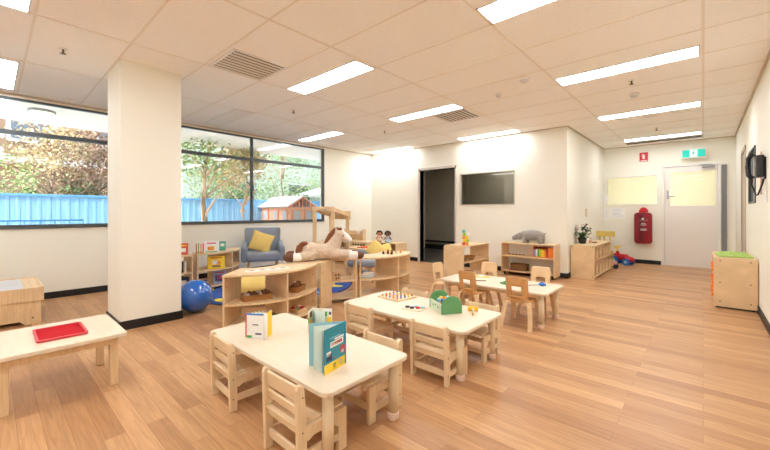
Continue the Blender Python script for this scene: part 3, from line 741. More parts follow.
# cabinet E
t = thing('tray_cabinet', 'birch cabinet with orange trays standing against the right wall', 'cabinet', (.271, 6.12, 0)); w, h, H = .18, .45, .584
b = MB(); b.b2(-w, w, -h, -h+.018, 0.02, H); b.b2(-w, w, h-.018, h, 0.02, H); b.build('side_panel', BIRCH, t)
MB().b2(-w, w, -h+.018, h-.018, H-.018, H-.001).build('top', BIRCH, t)
MB().b2(-w+.01, w, -h+.018, h-.018, .03, .048).build('bottom', BIRCH, t); MB().b2(w-.01, w, -h+.018, h-.018, .048, H-.018).build('back_panel', BIRCH, t)
MB().b2(-w+.02, w-.02, -h+.03, h-.03, 0, .03).build('plinth', BLACK, t)
for y in (-.15, .15): MB().b2(-w+.01, w-.01, y-.008, y+.008, .048, H-.018).build('divider', BIRCH, t)
for i, y in enumerate((-.29, 0, .29)):
    for z in (.07, .21, .37):
        o = MB().b2(-w+.012, w-.03, y-.12, y+.12, z, z+.1, .006).build('tray', ORANGE, t); MB().b2(-w-.016, -w+.0115, y-.04, y+.04, z+.04, z+.085, .006).build('tray_handle', ORANGE, o)
b = MB()
for x in (-.125, .125):
    for z in (.08, .30, .55): b.cyl((x, -h-.0015, z), (x, -h+.002, z), .007, n=10)
b.build('screw', SCREW, t)
t = thing('folded_cloth', 'crumpled lime green cloth on the cabinet at the right wall', 'cloth', (.27, 5.98, H+.002), R(4))
cl = mat('lime_cloth', (160, 188, 100), .85, bump=.4, bscale=60, var=.15, vscale=20)
b = MB(); bm = b.bm; NX, NY = 40, 46; gv = {}
from mathutils import noise
for i in range(NX+1):
    for j in range(NY+1):
        u, v = i/NX-.5, j/NY-.5; e = min(.5-abs(u), .5-abs(v)); hgt = .012+.045*min(1, e*7)*(.45+.75*abs(noise.noise(Vector((u*9, v*7, 2))))+.2*noise.noise(Vector((u*22, v*20, 5))))
        gv[i, j] = bm.verts.new((u*.30+.015*noise.noise(Vector((v*6, u*3, 1))), v*.40+.02*noise.noise(Vector((u*6, 1, v*4))), max(.003, hgt)))
        gv[i, j, 0] = bm.verts.new((gv[i, j].co.x, gv[i, j].co.y, 0))
for i in range(NX):
    for j in range(NY):
        bm.faces.new([gv[i, j], gv[i+1, j], gv[i+1, j+1], gv[i, j+1]]).smooth = True; bm.faces.new([gv[i, j+1, 0], gv[i+1, j+1, 0], gv[i+1, j, 0], gv[i, j, 0]])
for i in range(NX):
    bm.faces.new([gv[i, 0], gv[i, 0, 0], gv[i+1, 0, 0], gv[i+1, 0]]); bm.faces.new([gv[i, NY], gv[i+1, NY], gv[i+1, NY, 0], gv[i, NY, 0]])
for j in range(NY):
    bm.faces.new([gv[0, j], gv[0, j+1], gv[0, j+1, 0], gv[0, j, 0]]); bm.faces.new([gv[NX, j], gv[NX, j, 0], gv[NX, j+1, 0], gv[NX, j+1]])
b.build('fabric', cl, t)

# ------------------------------------------------------------------ rug, ball, armchair, cushions
t = thing('play_rug', 'round blue play rug with yellow and pale shapes between the shelf units', 'rug', (-4.95, 2.9, 0)); 
b = MB(); b.prism([(1.22*math.cos(R(a)), 1.22*math.sin(R(a))) for a in range(0, 360, 6)], .0005, .009); b.build('pile', mat('rug_blue', (52, 88, 168), .95, bump=.3, bscale=300, var=.06, vscale=40), t)
b = MB(); b.prism([(1.235*math.cos(R(a)), 1.235*math.sin(R(a))) for a in range(0, 360, 6)], .0003, .0075); b.build('border', mat('rug_navy', (30, 44, 96), .95), t)
b = MB()
for x, y, r1, r2, a in ((.0+.5, -.93, .17, .09, 20), (.9, -.2, .14, .08, 70), (-.3, -.85, .16, .1, -10), (.85, .55, .12, .07, 30)):
    b.prism([(x+r1*math.cos(R(k))*math.cos(R(a))-r2*math.sin(R(k))*math.sin(R(a)), y+r1*math.cos(R(k))*math.sin(R(a))+r2*math.sin(R(k))*math.cos(R(a))) for k in range(0, 360, 15)], .008, .0105)
b.build('yellow_shape', mat('rug_yellow', (228, 214, 70), .95), t)
b = MB()
for x, y, r_ in ((.1, -.55, .1), (.75, -.55, .09), (1.0, .1, .08)):
    b.prism([(x+r_*(1+.3*math.cos(R(k*5)))*math.cos(R(k)), y+r_*(1+.3*math.cos(R(k*5)))*math.sin(R(k))) for k in range(0, 360, 12)], .008, .0105)
b.build('pale_shape', mat('rug_pale', (120, 165, 215), .95), t)
t = thing('exercise_ball', 'glossy blue inflatable ball on the floor behind the pillar', 'ball', (-4.23, 1.535, 0)); b = MB(); b.ball((0, 0, .179), .179, n=48); b.build('ball_skin', mat('ball_blue', (14, 100, 196), .12, coat=1.), t)
MB().cyl((.05, -.17, .25), (.052, -.178, .253), .01).build('valve', PAPER, t)

def loft(b, secs, m=None, smooth=True):
    rings = [[b.bm.verts.new(p) for p in s] for s in secs]; n = len(rings[0])
    for A, B in zip(rings, rings[1:]):
        for k in range(n):
            f = b.bm.faces.new([A[k], A[(k+1) % n], B[(k+1) % n], B[k]]); f.smooth = smooth
    b.bm.faces.new(rings[0][::-1]); b.bm.faces.new(rings[-1])
def softbox(name, c, d, m, parent, rot=(0, 0, 0), bev=.04):
    b = MB(); b.box(c, d, rot, bev, seg=5)
    for f in b.bm.faces: f.smooth = True
    return b.build(name, m, parent)
# facing -y locally, rotated towards the room
t = thing('armchair', 'grey fabric armchair with wooden legs under the right window', 'armchair', (-5.66, 3.15, .011), R(62))
softbox('seat', (0, -.03, .355), (.56, .54, .15), GREY, t, bev=.05)
b = MB(); secs = []
for z, y, w, th in ((.30, .22, .255, .05), (.42, .235, .275, .055), (.6, .265, .295, .055), (.74, .29, .305, .05), (.80, .30, .305, .042), (.825, .303, .29, .022)):
    secs.append([(w*(abs(math.cos(k))**.5)*math.copysign(1, math.cos(k)), y+th*(abs(math.sin(k))**.7)*math.copysign(1, math.sin(k))-.06*abs(math.cos(k))**3, z) for k in [2*PI*i/28 for i in range(28)]])
loft(b, secs); b.build('backrest', GREY, t)
for s in (-1, 1):
    b = MB(); secs = []
    for y, z1, w in ((-.29, .50, .032), (-.27, .535, .045), (-.1, .55, .048), (.1, .57, .048), (.24, .60, .04)):
        secs.append([(s*.30+w*(abs(math.cos(k))**.6)*math.copysign(1, math.cos(k)), y, (z1+.28)/2+(z1-.28)/2*(abs(math.sin(k))**.5)*math.copysign(1, math.sin(k))) for k in [2*PI*i/20 for i in range(20)]])
    loft(b, secs); b.build('armrest', GREY, t)
for sx in (-1, 1):
    for y, yb in ((-.21, -.25), (.2, .26)):
        MB().cyl((sx*.25, yb, 0), (sx*.22, y, .30), .014, .022).build('leg', BEECH, t)
def cushion(name, label, loc, rot, s, mt, puff=.07, grp=None):
    t = bpy.data.objects.new(name, None)
    b = MB(); N = 18; g = {}
    for side in (1, -1):
        for i in range(N+1):
            for j in range(N+1):
                u, v = i/N*2-1, j/N*2-1; e = max(0, (1-u*u))*max(0, (1-v*v)); k = 1-.07*(1-abs(u*v))*(max(abs(u), abs(v))**3)
                if side == -1 and (i in (0, N) or j in (0, N)): g[side, i, j] = g[1, i, j]; continue
                g[side, i, j] = b.bm.verts.new((u*s[0]/2*k, side*puff*(e**.42)*(1+.08*noise.noise(Vector((u*3, v*3, side)))), v*s[1]/2*k))
    for side in (1, -1):
        for i in range(N):
            for j in range(N):
                f = [g[side, i, j], g[side, i+1, j], g[side, i+1, j+1], g[side, i, j+1]]; b.bm.faces.new(f if side == -1 else f[::-1]).smooth = True
    o = b.build(name, mt, None, loc, rot); return tag(o, label, 'cushion', grp)
cushion('cushion', 'square yellow cushion leaning on the grey armchair', (-5.64, 3.11, .60), (R(-16), R(20), R(62)), (.36, .34), YEL, .06)
# cushions behind the left curved unit
cushion('floor_cushion', 'large yellow cushion on the rug seen through the left curved shelf', (-4.16, 2.22, .215), (R(-88), R(4), R(48)), (.66, .5), YEL, .11)
cushion('floor_cushion', 'cream cushion lying flat beneath the large yellow one', (-4.12, 2.18, .078), (R(-90), 0, R(48)), (.66, .5), mat('cream_cloth', (236, 226, 196), .85, bump=.2), .06)
# second grey chair with yellow cushions
t = thing('small_armchair', 'small grey seat with wooden legs behind the right curved shelf', 'armchair', (-4.12, 4.10, 0), R(25))
softbox('seat', (0, 0, .30), (.46, .44, .11), GREY, t, bev=.04)
softbox('backrest', (0, .19, .38), (.44, .09, .20), GREY, t, (R(-12), 0, 0), .035)
for sx in (-1, 1):
    for y in (-.16, .16): MB().cyl((sx*.19, y*1.15, 0), (sx*.17, y, .26), .013, .02).build('leg', BEECH, t)
cushion('cushion', 'yellow cushion standing on its corner on the small grey seat', (-3.98, 4.21, .50), (R(-14), R(40), R(40)), (.26, .26), YEL, .045)
cushion('cushion', 'yellow cushion leaning right on the small grey seat', (-3.90, 4.31, .46), (R(-22), R(-14), R(52)), (.30, .26), YEL, .045)

# ------------------------------------------------------------------ wooden market stall, play kitchen, dolls' shelf
A = Vector((-4.41, 3.30)); B = Vector((-4.20, 3.49)); Cc = Vector((-4.72, 3.83)); Dd = Vector((-4.48, 4.04))
ang = R(26); dp = .30; wd = .15; ctr = (A+B)/2+Vector((-math.sin(ang), math.cos(ang)))*dp
t = thing('play_stall', 'wooden play stall with a sloping canopy standing behind the plush horse', 'play stall', (ctr.x, ctr.y, .0115), ang); 
for sx in (-1, 1):
    MB().b2(sx*wd-.03, sx*wd+.03, -dp-.01, -dp+.012, 0, 1.18).build('front_post', BIRCH, t); MB().b2(sx*wd-.03, sx*wd+.03, dp-.012, dp+.01, 0, 1.02).build('back_post', BIRCH, t)
    MB().box((sx*(wd+.018)*1, 0, 1.10), (.014, .66, .06), (R(-8), 0, 0), .002).build('canopy_side', BIRCH, t)
arch = [(-wd-.03, 0), (wd+.03, 0), (wd+.03, -.075), (wd-.03, -.075)]+[(wd-.03-(2*wd-.06)*k/10, -.075+.035*math.sin(PI*k/10)) for k in range(1, 10)]+[(-wd+.03, -.075), (-wd-.03, -.075)]
MB().prism(arch, -.009, .009, M=Matrix.Translation((0, -dp-.02, 1.185)) @ Matrix.Rotation(PI/2, 4, 'X')).build('canopy_front', BIRCH, t)
MB().b2(-wd-.05, wd+.05, dp+.012, dp+.03, .98, 1.12, .004).build('canopy_back', BIRCH, t)
MB().box((0, 0, 1.125), (2*wd-.005, .6, .008), (R(-8), 0, 0), 0).build('canopy_roof', mat('canvas_white', (232, 226, 214), .8), t)
MB().b2(-wd-.02, wd+.02, -dp+.014, dp-.014, .62, .64).build('counter', BIRCH, t)
MB().b2(-wd+.031, wd-.031, -dp, -dp+.012, .07, .62).build('front_panel', BIRCH, t)

t = thing('play_kitchen', 'wooden play kitchen with dark stove knobs and a raised shelf in the far corner', 'play kitchen', (-5.65, 5.285, 0)); w, h, H = .55, .155, .48
b = MB(); b.b2(-w, -w+.018, -h, h, 0, H); b.b2(w-.018, w, -h, h, 0, H); b.b2(-.009, .009, -h+.02, h, 0, H-.02); b.build('side_panel', BIRCH, t)
MB().b2(-w, w, -h-.01, h, H, H+.018).build('worktop', BIRCH, t); MB().b2(-w+.018, w-.018, h-.01, h, .04, H-.002).build('back_panel', BIRCH, t)
MB().b2(.012, w-.02, -h, -h+.014, .38, .47).build('control_panel', BIRCH, t); MB().b2(.012, w-.02, -h, -h+.014, .05, .35).build('oven_door', BIRCH, t); MB().b2(-w+.02, -.012, -h, -h+.014, .05, .35).build('cupboard_door', BIRCH, t)
for k in range(5):
    MB().cyl((.15+k*.08, -h-.001, .435), (.15+k*.08, -h-.022, .435), .017, n=14).build('knob', BLACK, t)
for s in (-1, 1): MB().b2(-.09+s*.29-.009, -.09+s*.29+.009, h-.09, h, H+.0185, .745, .004).build('hutch_side', BIRCH, t)
MB().b2(-.37, .19, h-.09, h, .62, .636).build('hutch_shelf', BIRCH, t); MB().b2(-.37, .19, h-.008, h, H+.0185, .70).build('hutch_back', BIRCH, t)
t = thing('toy_pot', 'small white toy pot on the raised shelf of the play kitchen', 'toy', (-5.62, 5.39, .637)); b = MB(); b.lathe([(.028, 0), (.042, .02), (.044, .07), (.03, .085), (.008, .095)]); b.build('pot_body', WHITE, t); b = MB(); b.tube([(.04, 0, .02), (.07, 0, .035), (.07, 0, .06), (.04, 0, .068)], .006); b.build('pot_handle', WHITE, t)
t = thing('play_table', 'small wooden play table before the play kitchen', 'table', (-5.02, 4.88, 0)); MB().b2(-.28, .28, -.2, .2, .40, .42, .004).build('tabletop', BIRCH, t)
for sx in (-1, 1):
    for sy in (-1, 1): MB().b2(sx*.25-.02, sx*.25+.02, sy*.17-.02, sy*.17+.02, 0, .40).build('leg', BIRCH, t)
t = thing('toy_tray', 'red toy tray on the small table before the play kitchen', 'tray', (-4.92, 4.86, .421)); MB().prism(rrect(.22, .18, .02), 0, .012, bev=.003).build('base', RED, t); MB().prism(rrect(.1, .08, .02), .0121, .03, bev=.004).build('block', ORANGE, t)
dsh = thing('doll_shelf', 'low birch shelf in the back corner carrying two rag dolls', 'shelf unit', (-5.0, 5.65, 0)); w, h, H = .38, .175, .46
b = MB(); b.b2(w-.018, w, -h, h, 0, H); b.b2(-w, -w+.018, -h, h, 0, H); b.b2(.02, .038, -h+.01, h, .06, H-.018); b.build('side_panel', BIRCH, dsh); MB().b2(-w, w, -h-.0, h, H, H+.014).build('top', BIRCH, dsh)
MB().b2(-w+.018, w-.018, -h, h, .04, .058).build('shelf', BIRCH, dsh); MB().b2(-w+.018, w-.018, h-.008, h, .058, H-.002).build('back_panel', BIRCH, dsh)

def doll(label, loc, rot, skin, cloth, hair):
    t = thing('rag_doll', label, 'doll', loc, rot); t.scale = (1.15, 1.15, 1.15)
    o = blob('body', [('c', (0, 0, .035), .035, (0, 0, .095), .03), ('c', (-.02, -.01, .022), .018, (-.035, -.10, .017), .016), ('c', (.02, -.01, .022), .018, (.04, -.10, .017), .016), ('c', (-.028, 0, .10), .014, (-.065, -.02, .055), .012), ('c', (.028, 0, .10), .014, (.065, -.02, .055), .012), ('e', (0, -.004, .155), (.047, .043, .045))], .006, skin, t)
    blob('dress', [('c', (0, 0, .042), .043, (0, 0, .098), .034), ('c', (0, -.02, .03), .036, (0, -.05, .026), .034)], .006, cloth, t)
    blob('hair', [('e', (0, .008, .176), (.054, .048, .036)), ('e', (-.045, .01, .155), (.02, .025, .03)), ('e', (.045, .01, .155), (.02, .025, .03))], .006, hair, t, disp=.008, dscale=.01)
    b = MB()
    for s in (-1, 1): b.ball((s*.017, -.046, .158), .005, n=10)
    b.build('eye', BLACK, t); b = MB(); b.ball((0, -.045, .138), (.011, .003, .004), n=10); b.build('mouth', RED, t)
HB = mat('hair_black', (28, 22, 22), .9)
doll('rag doll in a pale pink dress, left of the two on the corner shelf', (-5.215, 5.63, .4745), R(38), mat('skin_tan', (196, 140, 104), .8), mat('dress_pink', (232, 204, 192), .9), HB)
doll('rag doll in grey clothes, right of the two on the corner shelf', (-4.985, 5.64, .4745), R(38), mat('skin_dark', (120, 84, 64), .8), mat('dress_grey', (176, 180, 190), .9), HB)
o = blob('toy_cloth', [('e', (0, 0, .022), (.07, .05, .022)), ('e', (.03, .01, .03), (.035, .03, .026)), ('e', (-.04, -.01, .024), (.035, .03, .02))], .006, mat('pale_blue_cloth', (160, 200, 222), .9), disp=.01, dscale=.02, loc=(-4.90, 5.56, .476)); tag(o, 'crumpled pale blue cloth beside the rag dolls', 'cloth')

# ------------------------------------------------------------------ plush horse (local +x = head direction)
fur = mat('horse_fur', (216, 192, 168), .95, bump=1, bscale=110, var=.2, vscale=45, sheen=.3); furw = mat('white_fur', (240, 236, 230), .95, bump=.6, bscale=120); furb = mat('brown_fur', (132, 80, 48), .95, bump=.8, bscale=120, var=.15, vscale=50); hoof = mat('hoof_brown', (112, 74, 54), .9, bump=.4, bscale=100)
t = thing('plush_horse', 'plush horse with brown mane lying along the shelf tops, head to the right', 'stuffed animal', (-3.43, 2.68, .541), R(59))
blob('body', [('e', (-.13, 0, .105), (.14, .115, .105)), ('e', (.0, 0, .10), (.15, .11, .098)), ('e', (.10, 0, .105), (.12, .11, .105)),
    ('c', (.12, 0, .14), .098, (.18, 0, .25), .070), ('e', (.20, 0, .29), (.078, .062, .068)), ('c', (.21, 0, .28), .058, (.305, 0, .232), .042),
    ('c', (-.14, -.085, .065), .06, (-.31, -.11, .05), .044), ('c', (-.14, .085, .065), .06, (-.29, .13, .05), .044),
    ('c', (.14, -.065, .07), .06, (.38, -.09, .052), .044), ('c', (.14, .065, .07), .06, (.36, .10, .052), .042),
    ('e', (.165, .035, .36), (.015, .013, .036)), ('e', (.165, -.035, .36), (.015, .013, .036))], .012, fur, t, disp=.024, dscale=.018, smooth=3)
blob('face_blaze', [('c', (.235, 0, .345), .018, (.30, 0, .275), .036), ('c', (.30, 0, .265), .040, (.335, 0, .232), .038)], .007, furw, t, disp=.004)
for nm, m_, L in (('sock', furw, [((-.28, -.11, .051), .051, (-.345, -.11, .051), .05), ((-.26, .13, .051), .051, (-.325, .13, .051), .05), ((.33, -.09, .053), .052, (.41, -.09, .05), .049), ((.32, .10, .052), .049, (.39, .10, .05), .046)]),
                ('hoof', hoof, [((-.36, -.11, .052), .053, (-.405, -.11, .052), .05), ((-.34, .13, .052), .053, (-.375, .13, .052), .05), ((.425, -.09, .05), .05, (.455, -.09, .05), .047), ((.405, .10, .05), .049, (.43, .10, .05), .046)])):
    for q in L: blob(nm, [('c', *q)], .009, m_, t, disp=.006)
blob('mane', [('c', (.225, 0, .365), .022, (.165, 0, .358), .03), ('c', (.165, 0, .355), .032, (.105, 0, .29), .034), ('c', (.105, 0, .29), .034, (.055, 0, .20), .03)], .007, furb, t, disp=.02, dscale=.012, smooth=2)
blob('tail', [('c', (-.22, 0, .19), .035, (-.26, -.03, .15), .045), ('c', (-.26, -.03, .15), .045, (-.28, -.04, .11), .035), ('e', (-.21, -.02, .2), (.045, .055, .026))], .008, furb, t, disp=.02, dscale=.012, smooth=2)
b = MB()
for s in (-1, 1): b.ball((.25, s*.056, .285), .009, n=12)
b.build('eye', BLACK, t); b = MB()
for s in (-1, 1): b.ball((.368, s*.018, .24), .006, n=8)
b.build('nostril', DKBROWN, t)

# plush hippo (local -x = head)
hg = mat('hippo_grey', (152, 146, 140), .95, bump=.7, bscale=90, var=.1, vscale=40, sheen=.4)
t = thing('plush_hippo', 'grey plush hippo standing on the wide shelf at the back wall', 'stuffed animal', (-2.25, 6.285, .5755))
blob('body', [('e', (.06, 0, .135), (.20, .095, .092)), ('e', (-.08, 0, .125), (.10, .08, .08)), ('e', (-.19, -.01, .105), (.065, .06, .058)), ('e', (-.255, -.02, .08), (.052, .055, .045)),
    ('c', (-.07, -.05, .08), .04, (-.08, -.055, .03), .034), ('c', (-.05, .05, .08), .04, (-.05, .055, .03), .034), ('c', (.18, -.05, .09), .045, (.19, -.055, .032), .036), ('c', (.2, .05, .09), .045, (.2, .05, .032), .036), ('c', (.25, 0, .17), .012, (.275, 0, .19), .008)], .009, hg, t, disp=.014, dscale=.015, smooth=3)
for s in (-1, 1): blob('ear', [('e', (-.165, s*.045, .162), (.013, .012, .02))], .005, hg, t)
b = MB()
for s in (-1, 1): b.ball((-.225, s*.045-.01, .125), .006, n=10)
b.build('eye', BLACK, t)

# ------------------------------------------------------------------ books
def slab_book(label, loc, rot, w, h, th, cover, art=None, group=None, lean=0, name='book'):
    t = thing(name, label, 'book', loc, rot, group); t.rotation_euler = (R(lean), 0, rot)
    b = MB(); b.b2(-w/2, w/2, -th/2, -th/2+.0022, 0, h, .0006); b.b2(-w/2, w/2, th/2-.0022, th/2, 0, h, .0006); b.b2(-w/2-.002, -w/2+.001, -th/2, th/2, 0, h, .0006); b.build('cover', cover, t)
    MB().b2(-w/2+.001, w/2-.004, -th/2+.0022, th/2-.0022, .003, h-.004, 0).build('pages', PAPER, t)
    if art:
        b = MB()
        for (x, z, ww, hh, m_) in art: b.box((x*w/2, -th/2-.0006, z*h), (ww*w, .0008, hh*h), bev=0, m=m_)
        b.build('cover_art', None, t)
    return t
def bc(n, c): return mat('print_'+n, c, .45)
TEAL, WHT, REDP, YELP, NAVY, GRN, PINK, PURP, ORG = bc('teal', (28, 140, 165)), bc('white', (240, 240, 238)), bc('red', (200, 60, 50)), bc('yellow', (248, 212, 50)), bc('navy', (40, 56, 96)), bc('green', (96, 178, 88)), bc('pink', (222, 90, 130)), bc('purple', (110, 80, 150)), bc('orange', (240, 150, 60))
zt = .531
slab_book('white picture book with an orange round picture on the curved bookshelf top', (-5.27, 2.13, zt), R(66), .20, .17, .012, WHT, [(-.1, .35, .4, .3, ORG), (.1, .42, .25, .25, YELP), (0, .08, .8, .08, GRN), (0, .8, .6, .1, REDP)], 'books on the window corner shelves', -10)
slab_book('green book standing behind the white picture book on the bookshelf top', (-5.44, 2.36, zt), R(66), .09, .14, .012, bc('seagreen', (80, 165, 140)), [(0, .6, .6, .3, WHT)], 'books on the window corner shelves', -8)
slab_book('red picture book standing on the bookshelf top beside the pillar', (-5.30, 1.77, zt), R(66), .11, .155, .014, bc('coral', (214, 84, 70)), [(0, .4, .5, .35, WHT), (0, .8, .7, .1, YELP)], 'books on the window corner shelves', -8)
for i, (c, l) in enumerate(((WHT, 'white'), (REDP, 'red'), (GRN, 'green'), (ORG, 'orange'), (PINK, 'pink'))):
    slab_book('upright %s spined book in the row on the bookshelf top' % l, (-5.36+.01*i, 1.925+.028*i, zt), R(160), .12, .135+.006*(i % 3), .015, c, None, 'books on the window corner shelves')
slab_book('yellow picture book facing out on the middle level of the curved bookshelf', (-5.27, 2.20, .291), R(66), .22, .185, .014, YELP, [(-.2, .5, .3, .3, WHT), (.25, .45, .25, .3, ORG), (0, .85, .7, .08, REDP), (0, .2, .5, .1, NAVY)], 'books on the window corner shelves', -8)
slab_book('purple and pink picture book on the bottom level of the curved bookshelf', (-5.28, 2.25, .061), R(66), .17, .19, .014, bc('greyblue', (150, 160, 190)), [(0, .45, .7, .5, NAVY), (0, .5, .45, .35, PINK), (0, .87, .7, .08, REDP)], 'books on the window corner shelves', -8)
for i, (c, l) in enumerate(((YELP, 'yellow'), (GRN, 'green'), (BLACK, 'black'), (WHT, 'white'))):
    slab_book('upright %s spined book on the middle level beside the pillar' % l, (-5.33, 1.70+.035*i, .291), R(160), .13, .15-.01*(i % 2), .018, c, None, 'books on the window corner shelves')
slab_book('dark blue picture book on the bottom level beside the pillar', (-5.32, 1.78, .061), R(66), .13, .16, .014, NAVY, [(0, .5, .5, .4, WHT)], 'books on the window corner shelves', -8)

# standing open books on the nearest table
def stand_book(label, S, P1, P2, h, front, back, n=5, art1=None, art2=None, spine=.012):
    S = Vector(S); t = thing('open_book', label, 'book', (S.x, S.y, TH+.0005)); v1 = Vector(P1)-S; v2 = Vector(P2)-S
    def board(v, m_, nm, hh=h, tk=.0025, ln=None, off=0, art=None, side=1):
        L = ln or v.length; a = math.atan2(v.y, v.x); b = MB(); b.box((L/2*math.cos(a), L/2*math.sin(a), hh/2+off), (L, tk, hh-.002), (0, 0, a), .0008); o = b.build(nm, m_, t)
        if art:
            q = MB(); nrm = Vector((-math.sin(a), math.cos(a)))*side*(tk/2+.0006)
            for (u, z, uw, zh, mm) in art: q.box((L*u*math.cos(a)+nrm.x, L*u*math.sin(a)+nrm.y, z*h), (uw*L, .0008, zh*h), (0, 0, a), 0, m=mm)
            q.build('cover_art', None, o)
    board(v1, front, 'front_cover', art=art1, side=1); board(v2, back, 'back_cover', art=art2, side=-1)
    a1, a2 = math.atan2(v1.y, v1.x), math.atan2(v2.y, v2.x)
    if a2-a1 > PI: a2 -= 2*PI
    if a1-a2 > PI: a2 += 2*PI
    for k in range(1, n+1):
        a = a1+(a2-a1)*k/(n+1); L = v1.length*.96; board(Vector((math.cos(a), math.sin(a)))*L, mat('page_tint', (226, 238, 232), .6), 'page', h-.012, .0012, L, .003)
    b = MB(); b.cyl((0, 0, .001), (0, 0, h-.001), spine/2, n=12); b.build('spine', front, t)
SK = bc('skyblue', (150, 205, 220)); BRN = bc('brown', (150, 84, 60))
stand_book('teal and yellow picture book standing open on the nearest table', (-1.364, 1.213), (-1.330, 1.051), (-1.472, 1.069), .215, TEAL, SK, 5,
    art1=[(.5, .10, 1.0, .22, YELP), (.30, .70, .45, .035, WHT), (.5, .75, .5, .02, SK), (.42, .60, .62, .13, WHT), (.42, .605, .52, .07, REDP), (.78, .34, .25, .16, NAVY), (.80, .42, .2, .1, WHT), (.14, .40, .2, .16, REDP), (.16, .34, .14, .07, WHT), (.22, .12, .2, .11, WHT), (.52, .11, .16, .11, TEAL), (.52, .15, .16, .04, BRN), (.5, .27, .08, .03, REDP)],
    art2=[(.5, .5, .8, .7, WHT), (.4, .5, .3, .3, SK)])
stand_book('white and yellow board book standing at the left of the nearest table', (-1.975, 1.115), (-2.085, 1.045), (-2.03, 1.19), .155, WHT, YELP, 7,
    art1=[(.5, .96, 1, .07, bc('blue', (70, 130, 210))), (.03, .5, .12, .98, REDP), (.97, .5, .06, .9, REDP), (.8, .08, .25, .1, GRN), (.5, .55, .3, .04, NAVY), (.35, .2, .3, .06, NAVY)], spine=.022)
stand_book('pale picture book with fruit pictures standing behind the teal one', (-1.965, 1.46), (-1.905, 1.375), (-1.85, 1.53), .125, bc('cream', (238, 234, 214)), WHT, 4,
    art1=[(.7, .3, .35, .4, YELP), (.5, .75, .4, .3, BRN), (.9, .5, .2, .3, GRN)], art2=[(.3, .8, .4, .25, YELP), (.6, .7, .3, .25, GRN), (.85, .35, .25, .4, YELP), (.5, .4, .4, .3, SK), (.9, .75, .1, .15, NAVY)])

# ------------------------------------------------------------------ things on the middle table
t = thing('pegboard', 'square wooden pegboard with coloured pegs on the middle table', 'toy', (-2.063, 2.465, TH+.0005), R(-6)); 
b = MB(); b.prism(rrect(.26, .25, .008, 2), 0, .012, bev=.002); b.build('board', BIRCH, t)
pc = [mat('peg_red', (214, 110, 100), .5), mat('peg_blue', (90, 140, 205), .5), bc('yellow', 0), mat('peg_green', (110, 175, 120), .5), ORANGE, mat('peg_lilac', (150, 130, 190), .5)]; k = 0
for i in range(5):
    for j in range(5):
        b = MB(); x, y = -.096+i*.048, -.092+j*.046; b.cyl((x, y, .012), (x, y, .018), .005, n=10); b.ball((x, y, .02), .0095, n=10); b.build('peg', pc[random.randrange(6)], t); k += 1
t = thing('disc_tray', 'small white tray with black, red and blue discs on the middle table', 'toy', (-1.72, 2.27, TH+.0005), R(8)); b = MB(); b.prism(rrect(.17, .13, .01), 0, .006, bev=.001); b.build('base', TOP, t)
for x, y, m_ in ((-.055, -.02, BLACK), (-.01, -.025, BLACK), (.03, -.0, RED), (.0, .03, SK), (.055, .035, SK), (-.035, .02, WHT)):
    MB().cyl((x, y, .006), (x, y, .016), .018, n=16).build('disc', m_, t)
# green tool box
ang = math.atan2(2.403-2.276, -1.362+1.463)
t = thing('toy_toolbox', 'toy toolbox with green arched ends holding coloured tools on the middle table', 'toy', (-1.512, 2.395, TH+.0005), R(10))
arch = [(-.085, 0), (.085, 0), (.085, .06)]+[(.085*math.cos(R(a)), .06+.075*math.sin(R(a))) for a in range(10, 180, 10)]+[(-.085, .06)]
MX = Matrix(((0, 0, 1, 0), (1, 0, 0, 0), (0, 1, 0, 0), (0, 0, 0, 1)))
MY = Matrix(((1, 0, 0, 0), (0, 0, -1, 0), (0, 1, 0, 0), (0, 0, 0, 1)))
Rz = Matrix.Rotation(R(48), 4, 'Z')
for s in (-.11, .11): MB().prism(arch, -.006, .006, M=Rz @ Matrix.Translation((0, s, 0)) @ MY, bev=.002).build('end_panel', GREEN, t)
pm = mat('mint_panel', (214, 226, 200), .5)
for s in (-1, 1):
    o = MB().box(Rz @ Vector((s*.078, 0, .036)), (.008, .208, .075), (0, 0, R(48)), .002).build('side_panel', pm, t); b = MB()
    for k in range(3): b.box(Rz @ Vector((s*.083, -.045+k*.045, .04+.01*(k % 2))), (.002, .02, .014), (0, 0, R(48)), .0005)
    b.build('print', GREEN, o)
MB().box(Rz @ Vector((0, 0, .006)), (.15, .208, .008), (0, 0, R(48)), .001).build('base', BIRCH, t)
for x, y, z, m_ in ((-.04, -.03, .085, BLUEG), (-.01, .0, .092, ORANGE), (.03, .03, .09, SK), (-.02, .04, .088, YELP), (.03, -.03, .08, RED), (-.05, .02, .082, SK)):
    p = Rz @ Vector((x, y, 0)); MB().cyl((p.x, p.y, .012), (p.x+.004, p.y, z), .011, n=12).ball((p.x+.004, p.y, z), .016, n=12).build('toy_tool', m_, t)
t = thing('toy_hammer', 'yellow headed toy hammer lying on the middle table', 'toy', (-1.32, 2.49, TH+.0005), R(-62)); b = MB(); b.cyl((-.03, -.035, .02), (-.03, .035, .02), .0195, n=18); b.ball((-.03, -.035, .02), (.0195, .008, .0195), n=14); b.build('head', bc('amber', (246, 196, 50)), t); MB().cyl((-.012, 0, .02), (.10, 0, .01), .0095, n=12).build('handle', BIRCH, t)

